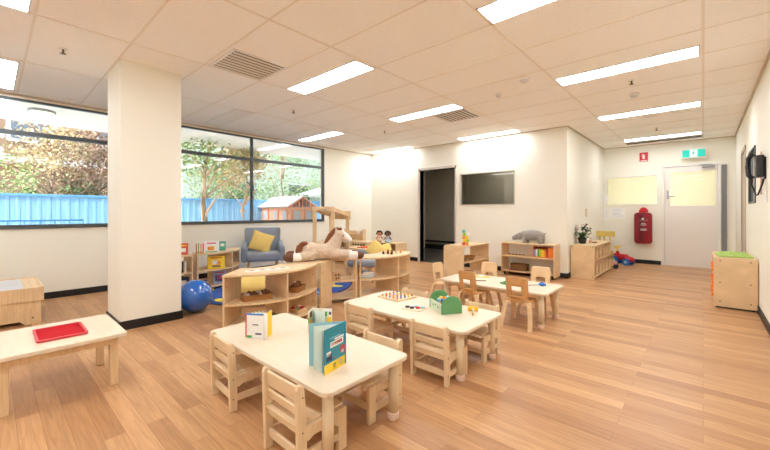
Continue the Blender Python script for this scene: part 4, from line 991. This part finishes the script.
# ------------------------------------------------------------------ things on the farthest table
t = thing('toy_plate', 'yellow and white paper shape lying on the farthest table', 'toy', (-1.98, 3.92, TH+.0005)); MB().prism([(.09*math.cos(R(a))*(1+.25*math.cos(R(3*a))), .06*math.sin(R(a))) for a in range(0, 360, 15)], 0, .006).build('base', bc('amber', 0), t); MB().prism([(.035*math.cos(R(a)), .04*math.sin(R(a))) for a in range(0, 360, 20)], .0061, .012).build('inlay', WHT, t)
t = thing('green_toy', 'small green toy piece on the farthest table between the front chairs', 'toy', (-1.58, 3.68, TH+.0005)); MB().prism([(.045*math.cos(R(a))*(1+.2*math.cos(R(4*a))), .03*math.sin(R(a))) for a in range(0, 360, 15)], 0, .02, bev=.004).build('body', GREEN, t)
MB().ball((0, 0, .024), (.02, .014, .01)).build('knob', bc('leaf', (60, 170, 100)), t)
t = thing('blue_toy', 'small blue toy with a thin stick near the right end of the farthest table', 'toy', (-1.25, 3.84, TH+.0005), R(30)); b = MB(); b.ball((0, 0, .02), (.032, .026, .02)); b.ball((.03, .01, .015), .014); b.build('body', BLUEG, t); MB().tube([(-.03, 0, .012), (-.08, .01, .007), (-.13, -.01, .006)], .005).build('stick', STEEL, t)
for x, y, r_, l in ((-2.08, 3.74, 10, 'thin dark strip on the far left of the farthest table'), (-1.86, 3.66, 40, 'thin dark strip seen through the left front chair back')):
    t = thing('craft_strip', l, 'toy', (x, y, TH+.0005), R(r_)); MB().b2(-.07, .07, -.006, .006, 0, .006).build('strip', DKBROWN, t)

# ------------------------------------------------------------------ things on the curved units
# picture cards on a paper strip
t = thing('card_strip', 'white paper strip with small pictures on top of the left curved shelf', 'cards', (-3.25, 1.86, .5405), R(78))
MB().b2(-.215, .215, -.055, .055, 0, .001, 0).build('sheet', PAPER, t)
for k in range(4):
    o = MB().b2(-.195+k*.105, -.115+k*.105, -.03, .035, .0011, .0025, 0).build('picture', bc('card_pink', (232, 214, 206)), t); MB().b2(-.178+k*.105, -.135+k*.105, -.012, .02, .0026, .0035, 0).build('figure', BRN if k % 2 else bc('mauve', (170, 110, 110)), o)
def tray_basket(name, label, loc, rot, w, d, h, m_=WICK, wall=.01):
    t = thing(name, label, 'basket', loc, rot); b = MB()
    b.prism(rrect(w, d, .015), 0, .008); 
    o = rrect(w, d, .02); i = rrect(w-2*wall, d-2*wall, .015); q = b.bm
    A = [q.verts.new((x*.93, y*.93, .001)) for x, y in o]; Bv = [q.verts.new((x, y, h)) for x, y in o]; Cv = [q.verts.new((x, y, h)) for x, y in i]; Dv = [q.verts.new((x*.93, y*.93, .009)) for x, y in i]; n = len(A)
    for U, V in ((A, Bv), (Bv, Cv), (Cv, Dv)):
        for k in range(n): q.faces.new([U[k], U[(k+1) % n], V[(k+1) % n], V[k]])
    b.build('weave', m_, t)
    b = MB(); pts = [(x, y, h) for x, y in o]+[(o[0][0], o[0][1], h)]; b.tube(pts, .006, 6); b.build('rim', m_, t); return t
zs = .271
tray_basket('basket', 'low wicker basket of pine cones on the left curved shelf', (-3.25, 1.74, zs), R(-14), .18, .27, .05)
CONE = mat('pinecone', (120, 82, 60), .9, bump=1, bscale=80, var=.4, vscale=50); CONE2 = mat('pinecone_pale', (205, 180, 160), .9, bump=1, bscale=80, var=.3, vscale=50)
def cone(x, y, z, m_, rx, label):
    b = MB(); prof = []
    for k in range(9):
        u = k/8; r_ = .017*math.sin(PI*min(.97, u*.85+.12)); prof.append((max(.002, r_*(1.15 if k % 2 else .8)), (u-.5)*.045))
    b.lathe(prof, n=12); o = b.build('pine_cone', m_, None, (x, y, z), (rx, .5, rx*3)); tag(o, label, 'pine cone', 'pine cones heaped in the wicker basket')
k = 0
for i in range(4):
    for j in range(6):
        u, v = -.055+i*.036, -.098+j*.04; a = R(-14); x = -3.25+u*math.cos(a)-v*math.sin(a); y = 1.74+u*math.sin(a)+v*math.cos(a)
        cone(x, y, zs+.045+.012*((i+j) % 2), CONE if (i*3+j) % 3 else CONE2, 1.1+.7*random.random(), 'pine cone in the wicker basket on the left curved shelf'); k += 1
# basket with plush puppy
tray_basket('basket', 'small wicker basket holding a brown and white toy dog on the left curved shelf', (-3.26, 2.20, zs), R(28), .14, .20, .05)
t = thing('toy_dog', 'brown and white toy dog lying in the small wicker basket', 'stuffed animal', (-3.26, 2.20, zs+.012), R(118))
blob('body', [('e', (-.02, 0, .045), (.06, .042, .034)), ('e', (.045, 0, .06), (.033, .032, .03)), ('e', (.02, 0, .045), (.04, .035, .03))], .006, furb, t, disp=.006, dscale=.01)
blob('muzzle', [('e', (.075, 0, .05), (.018, .018, .015)), ('e', (.02, .02, .068), (.03, .016, .012))], .005, furw, t)
for x, y, w_, l, m_ in ((-3.20, 1.93, .15, 'shallow tray of brown seed pods on the bottom level of the left curved shelf', CONE), (-3.23, 2.20, .14, 'shallow tray of red and green leaves on the bottom level of the left curved shelf', RED)):
    tray_basket('sorting_tray', l, (x, y, .063), R(20), .15, .17, .03, BIRCH)
    for a, m2 in enumerate((m_, mat('leafy', (120, 130, 70), .8), CONE2, m_)):
        o = MB().ball((0, 0, .02), (.03, .022, .016)).build('craft_piece', m2, None, (x-.03+.06*(a % 2), y-.035+.07*(a//2), .072), a*.7); tag(o, ('loose natural craft piece in the ' + ('seed pod tray' if m_ is CONE else 'leaf tray')), 'craft piece', 'loose craft pieces in the ' + ('seed pod tray' if m_ is CONE else 'leaf tray'))
# block with hole on the connecting unit
t = thing('wooden_toy_box', 'small wooden toy box with dark dots on the connecting shelf', 'toy box', (-3.42, 2.83, zs), R(46)); MB().b2(-.11, .11, -.06, .06, 0, .10, .004).build('box_body', wood('pale_box', (214, 180, 138)), t)
b = MB()
for x, z in ((.05, .07), (.08, .04), (.055, .03), (.085, .075)): b.cyl((x, -.0605, z), (x, -.062, z), .011, n=12)
b.build('dot', DKBROWN, t)
# peg people
PM = [DKBROWN, mat('peg_maroon', (120, 40, 44), .6), mat('peg_rust', (150, 70, 50), .6), DKBROWN, BEECHL, mat('peg_tan', (216, 170, 120), .6)]
PN = ['dark brown', 'maroon', 'rust coloured', 'darkest right', 'pale', 'tan']
for i, (x, y) in enumerate(((-3.26, 3.60), (-3.235, 3.665), (-3.195, 3.70), (-3.16, 3.655), (-3.20, 3.80), (-3.17, 3.86))):
    t = thing('peg_person', '%s wooden peg person on top of the right curved shelf' % PN[i], 'toy', (x, y, .5405), 0, 'wooden peg people on the right curved shelf')
    MB().lathe([(.017, 0), (.018, .01), (.014, .03), (.009, .04)], n=16).build('body', PM[i], t); MB().ball((0, 0, .048), .012, n=14).build('head', PM[i] if i % 2 else BEECHL, t)
t = thing('paper_stack', 'stack of pale blue and white leaflets on the middle level of the right curved shelf', 'paper', (-3.27, 3.30, zs), R(30)); 
for k in range(4): MB().box((0.004*k, -.003*k, .006+.012*k), (.15, .19, .011), (0, 0, R(4*k-6)), .002).build('leaflet', WHT if k % 2 else bc('pale_blue', (196, 214, 226)), t)
o = blob('toy_cloth', [('e', (0, 0, .035), (.05, .06, .035)), ('e', (.02, .04, .05), (.03, .03, .03))], .007, bc('bluegrey', (176, 190, 206)), disp=.015, dscale=.02, loc=(-3.39, 3.37, zs)); tag(o, 'crumpled blue grey cloth beside the leaflets on the right curved shelf', 'cloth')
t = thing('wooden_rack', 'tiny wooden stand on the middle level of the right curved shelf', 'toy', (-3.16, 3.80, zs), R(20)); b = MB(); b.box((0, 0, .04), (.008, .05, .085), (0, R(20), 0)); b.box((.02, 0, .03), (.008, .05, .06), (0, R(-25), 0)); b.build('stand_frame', BIRCH, t)

# ------------------------------------------------------------------ shelf B and C things
def bowl(label, loc, rx, ry, h, m_):
    o = MB(); o.lathe([(.5, 0), (.8, .35), (1, 1), (.93, 1), (.74, .4), (.4, .12)], n=28)
    for v in o.bm.verts: v.co = Vector((v.co.x*rx, v.co.y*ry, v.co.z*h))
    o = o.build('basket', m_, None, loc, 0); tag(o, label, 'basket')
bowl('oval wicker basket at the front of the block tower shelf, middle level', (-2.97, 5.22, .311), .10, .12, .055, WICK)
bowl('oval wicker basket further back on the middle level of the block tower shelf', (-2.97, 5.48, .311), .10, .12, .06, WICK)
bowl('oval wicker basket on the bottom level of the block tower shelf', (-2.97, 5.36, .061), .11, .15, .06, WICK)
t = thing('black_box', 'small black box on the bottom level of the block tower shelf', 'box', (-3.0, 5.13, .061)); MB().b2(-.07, .07, -.05, .05, 0, .13, .005).build('box_body', BLACK, t); MB().b2(-.073, .073, -.053, .053, .1305, .14, .003).build('lid', BLACK, t)
# coloured block tower
t = thing('block_tower', 'tower of translucent coloured building blocks on the shelf before the doorway', 'toy', (-2.90, 5.22, .568), R(30)); cs = [REDP, ORG, WHT, YELP, bc('lime', (170, 210, 80)), bc('aqua', (90, 195, 200)), YELP, GRN, bc('aqua', 0), bc('lime', 0), ORG, YELP]; k = 0
random.seed(3)
for z in range(5):
    for x in range(2):
        if z == 4 and x == 1: continue
        MB().box((-.035+x*.052+.012*(z % 2), 0, .026+z*.051), (.05, .05, .049), (0, 0, R(random.uniform(-6, 6))), .005).build('block', cs[(k*5+z) % 12] if z else (REDP if x != 1 else ORG), t); k += 1
# hanging/ lying rods on shelf C
t = thing('wooden_puzzle', 'flat wooden puzzle pieces on the middle level of the hippo shelf', 'toy', (-2.47, 6.25, .346)); b = MB()
b.b2(-.15, .15, -.05, .05, 0, .01)
b.build('base', BIRCH, t); b = MB()
for k in range(5): b.ball((-.12+k*.06, 0, .018), (.022, .016, .009), n=12)
b.build('piece', WICKD, t)
t = thing('rainbow_box', 'orange frame box filled with rainbow coloured slats on the hippo shelf', 'toy', (-2.0, 6.25, .346)); 
b = MB(); b.b2(-.17, .17, -.05, .05, 0, .012); b.b2(-.17, -.155, -.05, .05, .012, .19); b.b2(.08, .17, -.05, .05, .012, .17); b.b2(-.155, .08, .04, .05, .012, .18); b.build('frame', ORANGE, t)
for k, m_ in enumerate((bc('lav', (150, 170, 210)), WHT, GRN, bc('lime', 0), YELP, YELP, ORG, REDP)): MB().b2(-.15+k*.028, -.126+k*.028, -.045, .035, .013, .13+.01*(k % 2), .003).build('slat', m_, t)
b = MB()
for k in range(5): b.ball((-.12+k*.055, 0, .165), (.02, .03, .012), n=10)
b.build('dark_piece', DKBROWN, t)
t = tray_basket('basket', 'dark rectangular wicker basket on the bottom level of the hippo shelf', (-2.42, 6.26, .086), 0, .28, .18, .11, WICKD)
t = thing('wooden_puzzle', 'dark wooden pieces on the bottom level at the right of the hippo shelf', 'toy', (-1.98, 6.25, .086)); MB().b2(-.15, .12, -.06, .06, 0, .05, .005).build('tray', BIRCH, t); b = MB()
for k in range(5): b.ball((-.12+k*.05, 0, .062), (.02, .03, .014), n=10)
b.build('piece', DKBROWN, t)

# ------------------------------------------------------------------ plant, chair, trike, pram beside cabinet D
t = thing('potted_plant', 'artificial plant with white flowers in a dark pot on the cubby cabinet', 'plant', (-1.585, 6.98, .561)); MB().lathe([(.05, 0), (.07, .09), (.066, .1), (.058, .1), (.05, .075), (.005, .07)]).build('pot', mat('pot_dark', (40, 44, 44), .4), t)
lf = mat('leaf_green', (52, 84, 46), .6, var=.3, vscale=30); random.seed(11); b = MB(); tips = []
for k in range(26):
    a = random.uniform(0, 2*PI); el = random.uniform(.4, 1.5); L = random.uniform(.12, .26); tip = Vector((math.cos(a)*math.cos(el)*L*.75, math.sin(a)*math.cos(el)*L*.75, .09+math.sin(el)*L)); tips.append(tip)
    b.tube([(0, 0, .07), tip*.5+Vector((0, 0, .05)), tip], .003, 5)
b.build('stem', lf, t); b = MB()
for tip in tips:
    for k in range(8):
        p = tip*random.uniform(.55, 1)+Vector((0, 0, .02))
        p = p+Vector((random.uniform(-.03, .03), random.uniform(-.03, .03), random.uniform(-.05, .02))); d = Vector((random.uniform(-1, 1), random.uniform(-1, 1), random.uniform(-.4, .8))).normalized()*.055; n = d.cross(Vector((0, 0, 1))).normalized()*.022
        v = [b.bm.verts.new(q) for q in (p, p+d*.5+n, p+d, p+d*.5-n)]; b.bm.faces.new(v)
b.build('foliage', lf, t)
fl = mat('petal_white', (238, 226, 218), .7)
for k in range(9):
    p = tips[k*2]; b = MB()
    for j in range(5):
        a = 2*PI*j/5; b.ball(p+Vector((.02*math.cos(a), -.02, .02*math.sin(a))), (.018, .008, .018), n=8)
    b.build('flower', fl, t)
t = thing('small_figurine', 'small pink and brown ornament beside the potted plant', 'ornament', (-1.52, 7.28, .561)); MB().lathe([(.03, 0), (.032, .02), (.018, .05), (.012, .06)]).build('body', mat('ornament_pink', (220, 180, 160), .6), t); MB().ball((0, 0, .08), .024).build('head', mat('ornament_pale', (236, 214, 200), .6), t); MB().b2(.03, .10, -.03, .03, 0, .015, .004).build('foot', DKBROWN, t)
t = thing('children_chair', 'yellow wooden children chair behind the cubby cabinet', 'chair', (-1.52, 8.45, 0), R(0)); YW = mat('yellow_wood', (214, 190, 96), .5)
MB().b2(-.15, .15, -.14, .14, .30, .32, .006).build('seat', YW, t); MB().box((0, .15, .66), (.34, .018, .11), (R(-4), 0, 0), .01).build('backrest', YW, t)
for x in (-.1, -.02, .08): MB().b2(x-.015, x+.015, .135, .15, .32, .62).build('spindle', YW, t)
for sx in (-1, 1):
    for sy in (-1, 1): MB().b2(sx*.13-.015, sx*.13+.015, sy*.12-.015, sy*.12+.015, 0, .30).build('leg', YW, t)
t = thing('ride_on_toy', 'red ride-on toy with blue wheels and a yellow handle by the far wall', 'toy', (-1.28, 9.0, 0), R(-20))
blob('body', [('c', (-.16, 0, .16), .06, (.06, 0, .15), .075), ('e', (.14, 0, .12), (.10, .08, .06)), ('c', (-.1, 0, .15), .05, (-.1, 0, .25), .035)], .012, RED, t)
for x, y in ((-.13, -.10), (.12, -.1), (-.13, .1), (.12, .1)):
    r_ = .095 if x < 0 else .07; o = MB().cyl((x, y-.02, r_), (x, y+.02, r_), r_, n=24).build('wheel', BLUEG, t); MB().cyl((x, y-.024, r_), (x, y+.024, r_), r_*.45, n=18).build('hub', bc('lightblue', (150, 200, 230)), o)
MB().cyl((-.1, 0, .25), (-.1, 0, .36), .014).build('steering_post', YELP, t); MB().cyl((-.1, -.11, .37), (-.1, .11, .37), .018).build('handlebar', YELP, t)
t = thing('toy_pram', 'small toy with black wheels at the far end of the cubby cabinet', 'toy', (-1.38, 8.22, 0), R(10)); 
for x, y in ((-.1, -.06), (.1, -.06), (-.1, .06), (.1, .06)): MB().cyl((x, y-.012, .045), (x, y+.012, .045), .045, n=18).build('wheel', BLACK, t)
MB().b2(-.12, .12, -.045, .045, .06, .15, .015).build('pram_body', mat('pram_pink', (214, 160, 150), .6), t); MB().tube([(-.11, 0, .14), (-.16, 0, .3), (-.17, 0, .33)], .008).build('push_handle', STEEL, t)

# ------------------------------------------------------------------ outdoors
b = MB(); b.b2(-26, XW-T-.001, -14, 22, -.12, -.02, 0); struct(b, 'ground', mat('paving', (236, 230, 218), .9, var=.1, vscale=1))
b = MB(); b.b2(-8.2, XW-T, -6, 9, 2.58, 2.66, 0); struct(b, 'ceiling_eave', mat('soffit', (250, 244, 234), .8))
t = thing('eave_light', 'round lit eave light on the soffit outside the left window', 'ceiling light', (-7.1, .5, 2.58)); MB().lathe([(.15, -.001), (.15, -.03), (.14, -.035)]).build('ring', STEEL, t); MB().lathe([(.135, -.034), (.11, -.06), (.05, -.075), (.003, -.078)]).build('lamp_cover', emis('eave_lamp', (228, 240, 190), 2), t)
# blue fence
def fence(label, x, y0, y1, h, group=None):
    t = thing('metal_fence', label, 'fence', (x, (y0+y1)/2, -.02), 0, group); L = (y1-y0)/2; pts = []; y = -L
    while y < L:
        pts += [(y, 0), (y+.06, 0), (y+.075, .009), (y+.11, .009), (y+.125, 0)]; y += .14
    b = MB(); bm = b.bm; a = [bm.verts.new((q, p, 0)) for p, q in pts]; c = [bm.verts.new((q, p, h)) for p, q in pts]; a2 = [bm.verts.new((q-.008, p, 0)) for p, q in pts]; c2 = [bm.verts.new((q-.008, p, h)) for p, q in pts]
    for k in range(len(pts)-1):
        bm.faces.new([a[k], a[k+1], c[k+1], c[k]]); bm.faces.new([a2[k+1], a2[k], c2[k], c2[k+1]]); bm.faces.new([c[k], c[k+1], c2[k+1], c2[k]])
    b.build('sheet_panel', mat('fence_blue', (128, 180, 218), .6), t); MB().b2(-.03, .04, -L, L, h, h+.04, .004).build('top_rail', mat('fence_blue_dark', (92, 160, 212), .5), t); return t
fence('pale blue corrugated metal fence running outside the windows', -9.5, -8, 13, 1.44)
t = thing('pool_rail', 'low blue pipe railing outside the left window', 'railing', (-8.9, -1.2, -.02)); b = MB(); b.cyl((0, -3, .98), (0, 2.4, .98), .015); b.build('top_rail', bc('railblue', (60, 140, 200)), t); b = MB()
for k in range(28): b.cyl((0, -3+.2*k, 0), (0, -3+.2*k, .98), .009, n=8)
b.build('baluster', bc('railblue', 0), t)
# playhouse
t = thing('playhouse', 'small wooden playhouse with a pale gabled roof outside the right window', 'playhouse', (-8.72, 5.60, -.02), R(0)); PW = mat('playhouse_wood', (214, 160, 132), .8, var=.08, vscale=8); RF = mat('playhouse_roof', (216, 208, 206), .7)
MB().b2(-.74, .70, -.38, .38, 0, 1.26, .004).build('wall', PW, t)
b = MB()
for k in range(12): b.b2(-.75, .708, -.388, .388, .08+k*.1, .085+k*.1, 0)
b.build('board_line', mat('playhouse_line', (178, 122, 96), .8), t)
OB = bc('orangebrown', (222, 140, 100)); PP = mat('playhouse_pane', (150, 160, 168), .3)
for y in (-.19, .19): o = MB().b2(.709, .735, y-.12, y+.12, .90, 1.2, .004).build('window_frame', OB, t); MB().b2(.733, .74, y-.09, y+.09, .93, 1.17, 0).build('pane', PP, o)
for x in (-.45, .05, .5): o = MB().b2(x-.12, x+.12, -.415, -.389, .90, 1.2, .004).build('window_frame', OB, t); MB().b2(x-.09, x+.09, -.42, -.413, .93, 1.17, 0).build('pane', PP, o)
for sgn in (-1, 1):
    MB().box((-.02, sgn*.235, 1.415), (1.56, .58, .02), (R(-sgn*30), 0, 0), .003).build('roof_panel', RF, t)
    MB().box((.745, sgn*.235, 1.39), (.02, .56, .05), (R(-sgn*30), 0, 0), .003).build('gable_board', OB, t)
for k in range(7): yk = -.33+.11*k; MB().b2(.715, .735, yk-.018, yk+.018, 1.26, 1.26+.25*(1-abs(yk)/.45), .002).build('gable_slat', OB, t)
t = thing('shade_umbrella', 'white market umbrella outside beyond the playhouse', 'umbrella', (-11.2, 9.5, -.02)); b = MB(); b.cyl((0, 0, 1.78), (0, 0, 2.3), 1.9, .05, n=8, smooth=False); b.build('canopy', mat('canvas_pale', (232, 230, 226), .8), t); MB().cyl((0, 0, 0), (0, 0, 1.85), .025).build('pole', STEEL, t); MB().cyl((0, 0, 0), (0, 0, .06), .3).build('base', STEEL, t)
# buildings
BR = mat('far_brick', (150, 118, 92), .9, var=.2, vscale=3)
t = thing('building', 'brown brick building with dark windows beyond the trees at the left', 'building', (-17, 0.5, -.02)); MB().b2(-2, 2, -9, 3.6, 0, 7).build('wall', BR, t)
for k in range(6): o = MB().b2(1.98, 2.05, -8.2+k*2, -7.0+k*2, 3.2, 4.3).build('window_frame', mat('far_frame', (190, 190, 190), .6), t); MB().b2(2.04, 2.07, -8.1+k*2, -7.1+k*2, 3.3, 4.2).build('pane', mat('far_pane', (96, 104, 112), .2), o)
b = MB(); b.b2(1.9, 2.6, -9, 3.6, 2.55, 2.75); b.build('ledge', mat('far_ledge', (196, 186, 176), .8), t)
t = thing('building', 'grey green rendered building beyond the trees outside the right window', 'building', (-15, 9.5, -.02)); MB().b2(-2, 2, -5.2, 7, 0, 5.6).build('wall', mat('far_green', (176, 184, 164), .9, var=.05), t)
for k in range(4): o = MB().b2(1.98, 2.05, -3.8+k*2.6, -2.6+k*2.6, 1.5, 2.35).build('window_frame', MC['far_frame'], t); MB().b2(2.04, 2.08, -3.72+k*2.6, -2.68+k*2.6, 1.58, 2.27).build('pane', mat('far_pane_dark', (62, 66, 70), .2), o)
# trees
BK = mat('bark', (186, 160, 134), .9, bump=.5, bscale=20, var=.2, vscale=5)
def tree(label, x, y, h, cr, cz, n, lm, seed, tr=.07, name='tree', cat='tree', lsz=.085):
    rnd = random.Random(seed); t = thing(name, label, cat, (x, y, -.02)); b = MB(); pts = [(0, 0, 0)]
    for k in range(1, 6): pts.append((rnd.uniform(-.06, .06)*k*.5, rnd.uniform(-.08, .08)*k*.5, h*k/5))
    if tr: b.tube(pts, tr, 9, rs=[tr*(1-.11*k) for k in range(6)])
    br = []
    for k in range(11 if tr else 5):
        z = h*rnd.uniform(.3, .95) if tr else .1; a = rnd.uniform(0, 2*PI); L = cr*rnd.uniform(.6, 1); e = (math.cos(a)*L, math.sin(a)*L, min(z+L*.8, cz+cr))
        b.tube([(0, 0, z), (e[0]*.5, e[1]*.5, z+(e[2]-z)*.6), e], .02, 6, rs=[(tr or .02)*.45, (tr or .02)*.28, .008]); br.append(e)
    b.build('trunk', BK, t)
    b = MB(); bm = b.bm; cl = []
    for k in range(26): 
        a, el, rr = rnd.uniform(0, 2*PI), rnd.uniform(-1, 1), cr*rnd.random()**.4; cl.append((math.cos(a)*rr*math.sqrt(1-el*el), math.sin(a)*rr*math.sqrt(1-el*el)*1.15, cz+el*rr*.95))
    for k in range(n):
        c = Vector(cl[rnd.randrange(len(cl))]); p = c+Vector((rnd.gauss(0, 1), rnd.gauss(0, 1), rnd.gauss(0, 1)))*cr*.17
        d = Vector((rnd.uniform(-1, 1), rnd.uniform(-1, 1), rnd.uniform(-1, .6))).normalized()*lsz*rnd.uniform(.6, 1.2); nn = d.cross(Vector((rnd.uniform(-1, 1), rnd.uniform(-1, 1), rnd.uniform(-1, 1)))).normalized()*lsz*.28
        if p.z < .1: p.z = .1
        bm.faces.new([bm.verts.new(q) for q in (p, p+d*.5+nn, p+d, p+d*.5-nn)])
    b.build('foliage', lm, t)
def leafm(n, c, v=.4):
    m_ = mat(n, c, .6, var=v, vscale=4); return m_
LG1, LG2, LG3, LG4 = leafm('leaf_light', (150, 170, 104)), leafm('leaf_mid', (112, 136, 78)), leafm('leaf_cream', (206, 186, 140)), leafm('leaf_rust', (142, 108, 86))
tree('leafy tree with a thick pale trunk just right of the pillar outside the window', -8.3, 3.2, 3.2, 1.0, 2.5, 2600, LG1, 1)
tree('slender pale tree with cream leaves in the middle of the right window', -8.3, 4.15, 2.9, .62, 2.25, 1900, LG3, 2, .045)
tree('green tree behind the fence above the playhouse', -11.5, 7.2, 4, 1.5, 3.0, 3800, LG2, 3)
tree('green tree behind the fence at the right end of the window view', -12, 10.2, 4, 1.6, 2.7, 3000, LG1, 4)
tree('reddish leaved tree outside the left window beside the pillar', -11.0, 1.7, 3.6, 1.25, 2.6, 3800, LG4, 5)
tree('small cream leaved tree outside the left window under the eave light', -10.6, .9, 3.2, .7, 2.55, 1700, LG3, 6, .04)
for i, (y, r_, z, m_, l) in enumerate(((-1.6, 1.0, 1.35, LG1, 'light green hedge bush over the fence at the far left of the left window'), (-.1, .95, 1.4, LG1, 'light green bush over the fence in the left part of the left window'), (1.3, .8, 1.25, LG2, 'mid green bush over the fence in the middle of the left window'), (2.5, .8, 1.15, LG2, 'mid green bush over the fence near the pillar'), (4.6, 1.1, 1.6, LG2, 'dark bush behind the fence behind the slender pale tree'))):
    tree(l, -10.9, y, 1.6, r_, z, 3200, m_, 20+i, .03, 'bush', 'bush')

# ------------------------------------------------------------------ world, sun
W = bpy.data.worlds.new('World'); bpy.context.scene.world = W; W.use_nodes = True; nt = W.node_tree; bg = nt.nodes['Background']
sky = nt.nodes.new('ShaderNodeTexSky'); sky.sky_type = 'NISHITA'; sky.sun_disc = False; sky.sun_elevation = R(45); sky.sun_rotation = R(200); sky.air_density = 1.2; sky.dust_density = 2.5
nt.links.new(sky.outputs[0], bg.inputs[0]); bg.inputs[1].default_value = .85
sd = bpy.data.lights.new('Sun', 'SUN'); sd.energy = 5; sd.angle = R(2); sd.color = (1, .93, .82); so = bpy.data.objects.new('Sun', sd); COL.objects.link(so)
so.rotation_euler = Vector((-.35, .75, -.9)).to_track_quat('-Z', 'Y').to_euler()

# ------------------------------------------------------------------ camera
cd = bpy.data.cameras.new('Camera'); cam = bpy.data.objects.new('Camera', cd); COL.objects.link(cam)
f, yaw, hor, CH = 354.449, .7315, 211.78, 1.1194
cd.sensor_width = 36; cd.sensor_fit = 'HORIZONTAL'; cd.lens = 36*f/770; cd.shift_y = -(225-hor)/770; cd.clip_start = .02
cam.location = (0, 0, CH); cam.rotation_euler = (PI/2, 0, yaw)
sc = bpy.context.scene; sc.camera = cam
sc.cycles.diffuse_bounces = 8; sc.cycles.max_bounces = 16
vs = sc.view_settings; vs.view_transform = 'Standard'; vs.look = 'None'; vs.gamma = 1; vs.use_curve_mapping = False; vs.exposure = 0.42
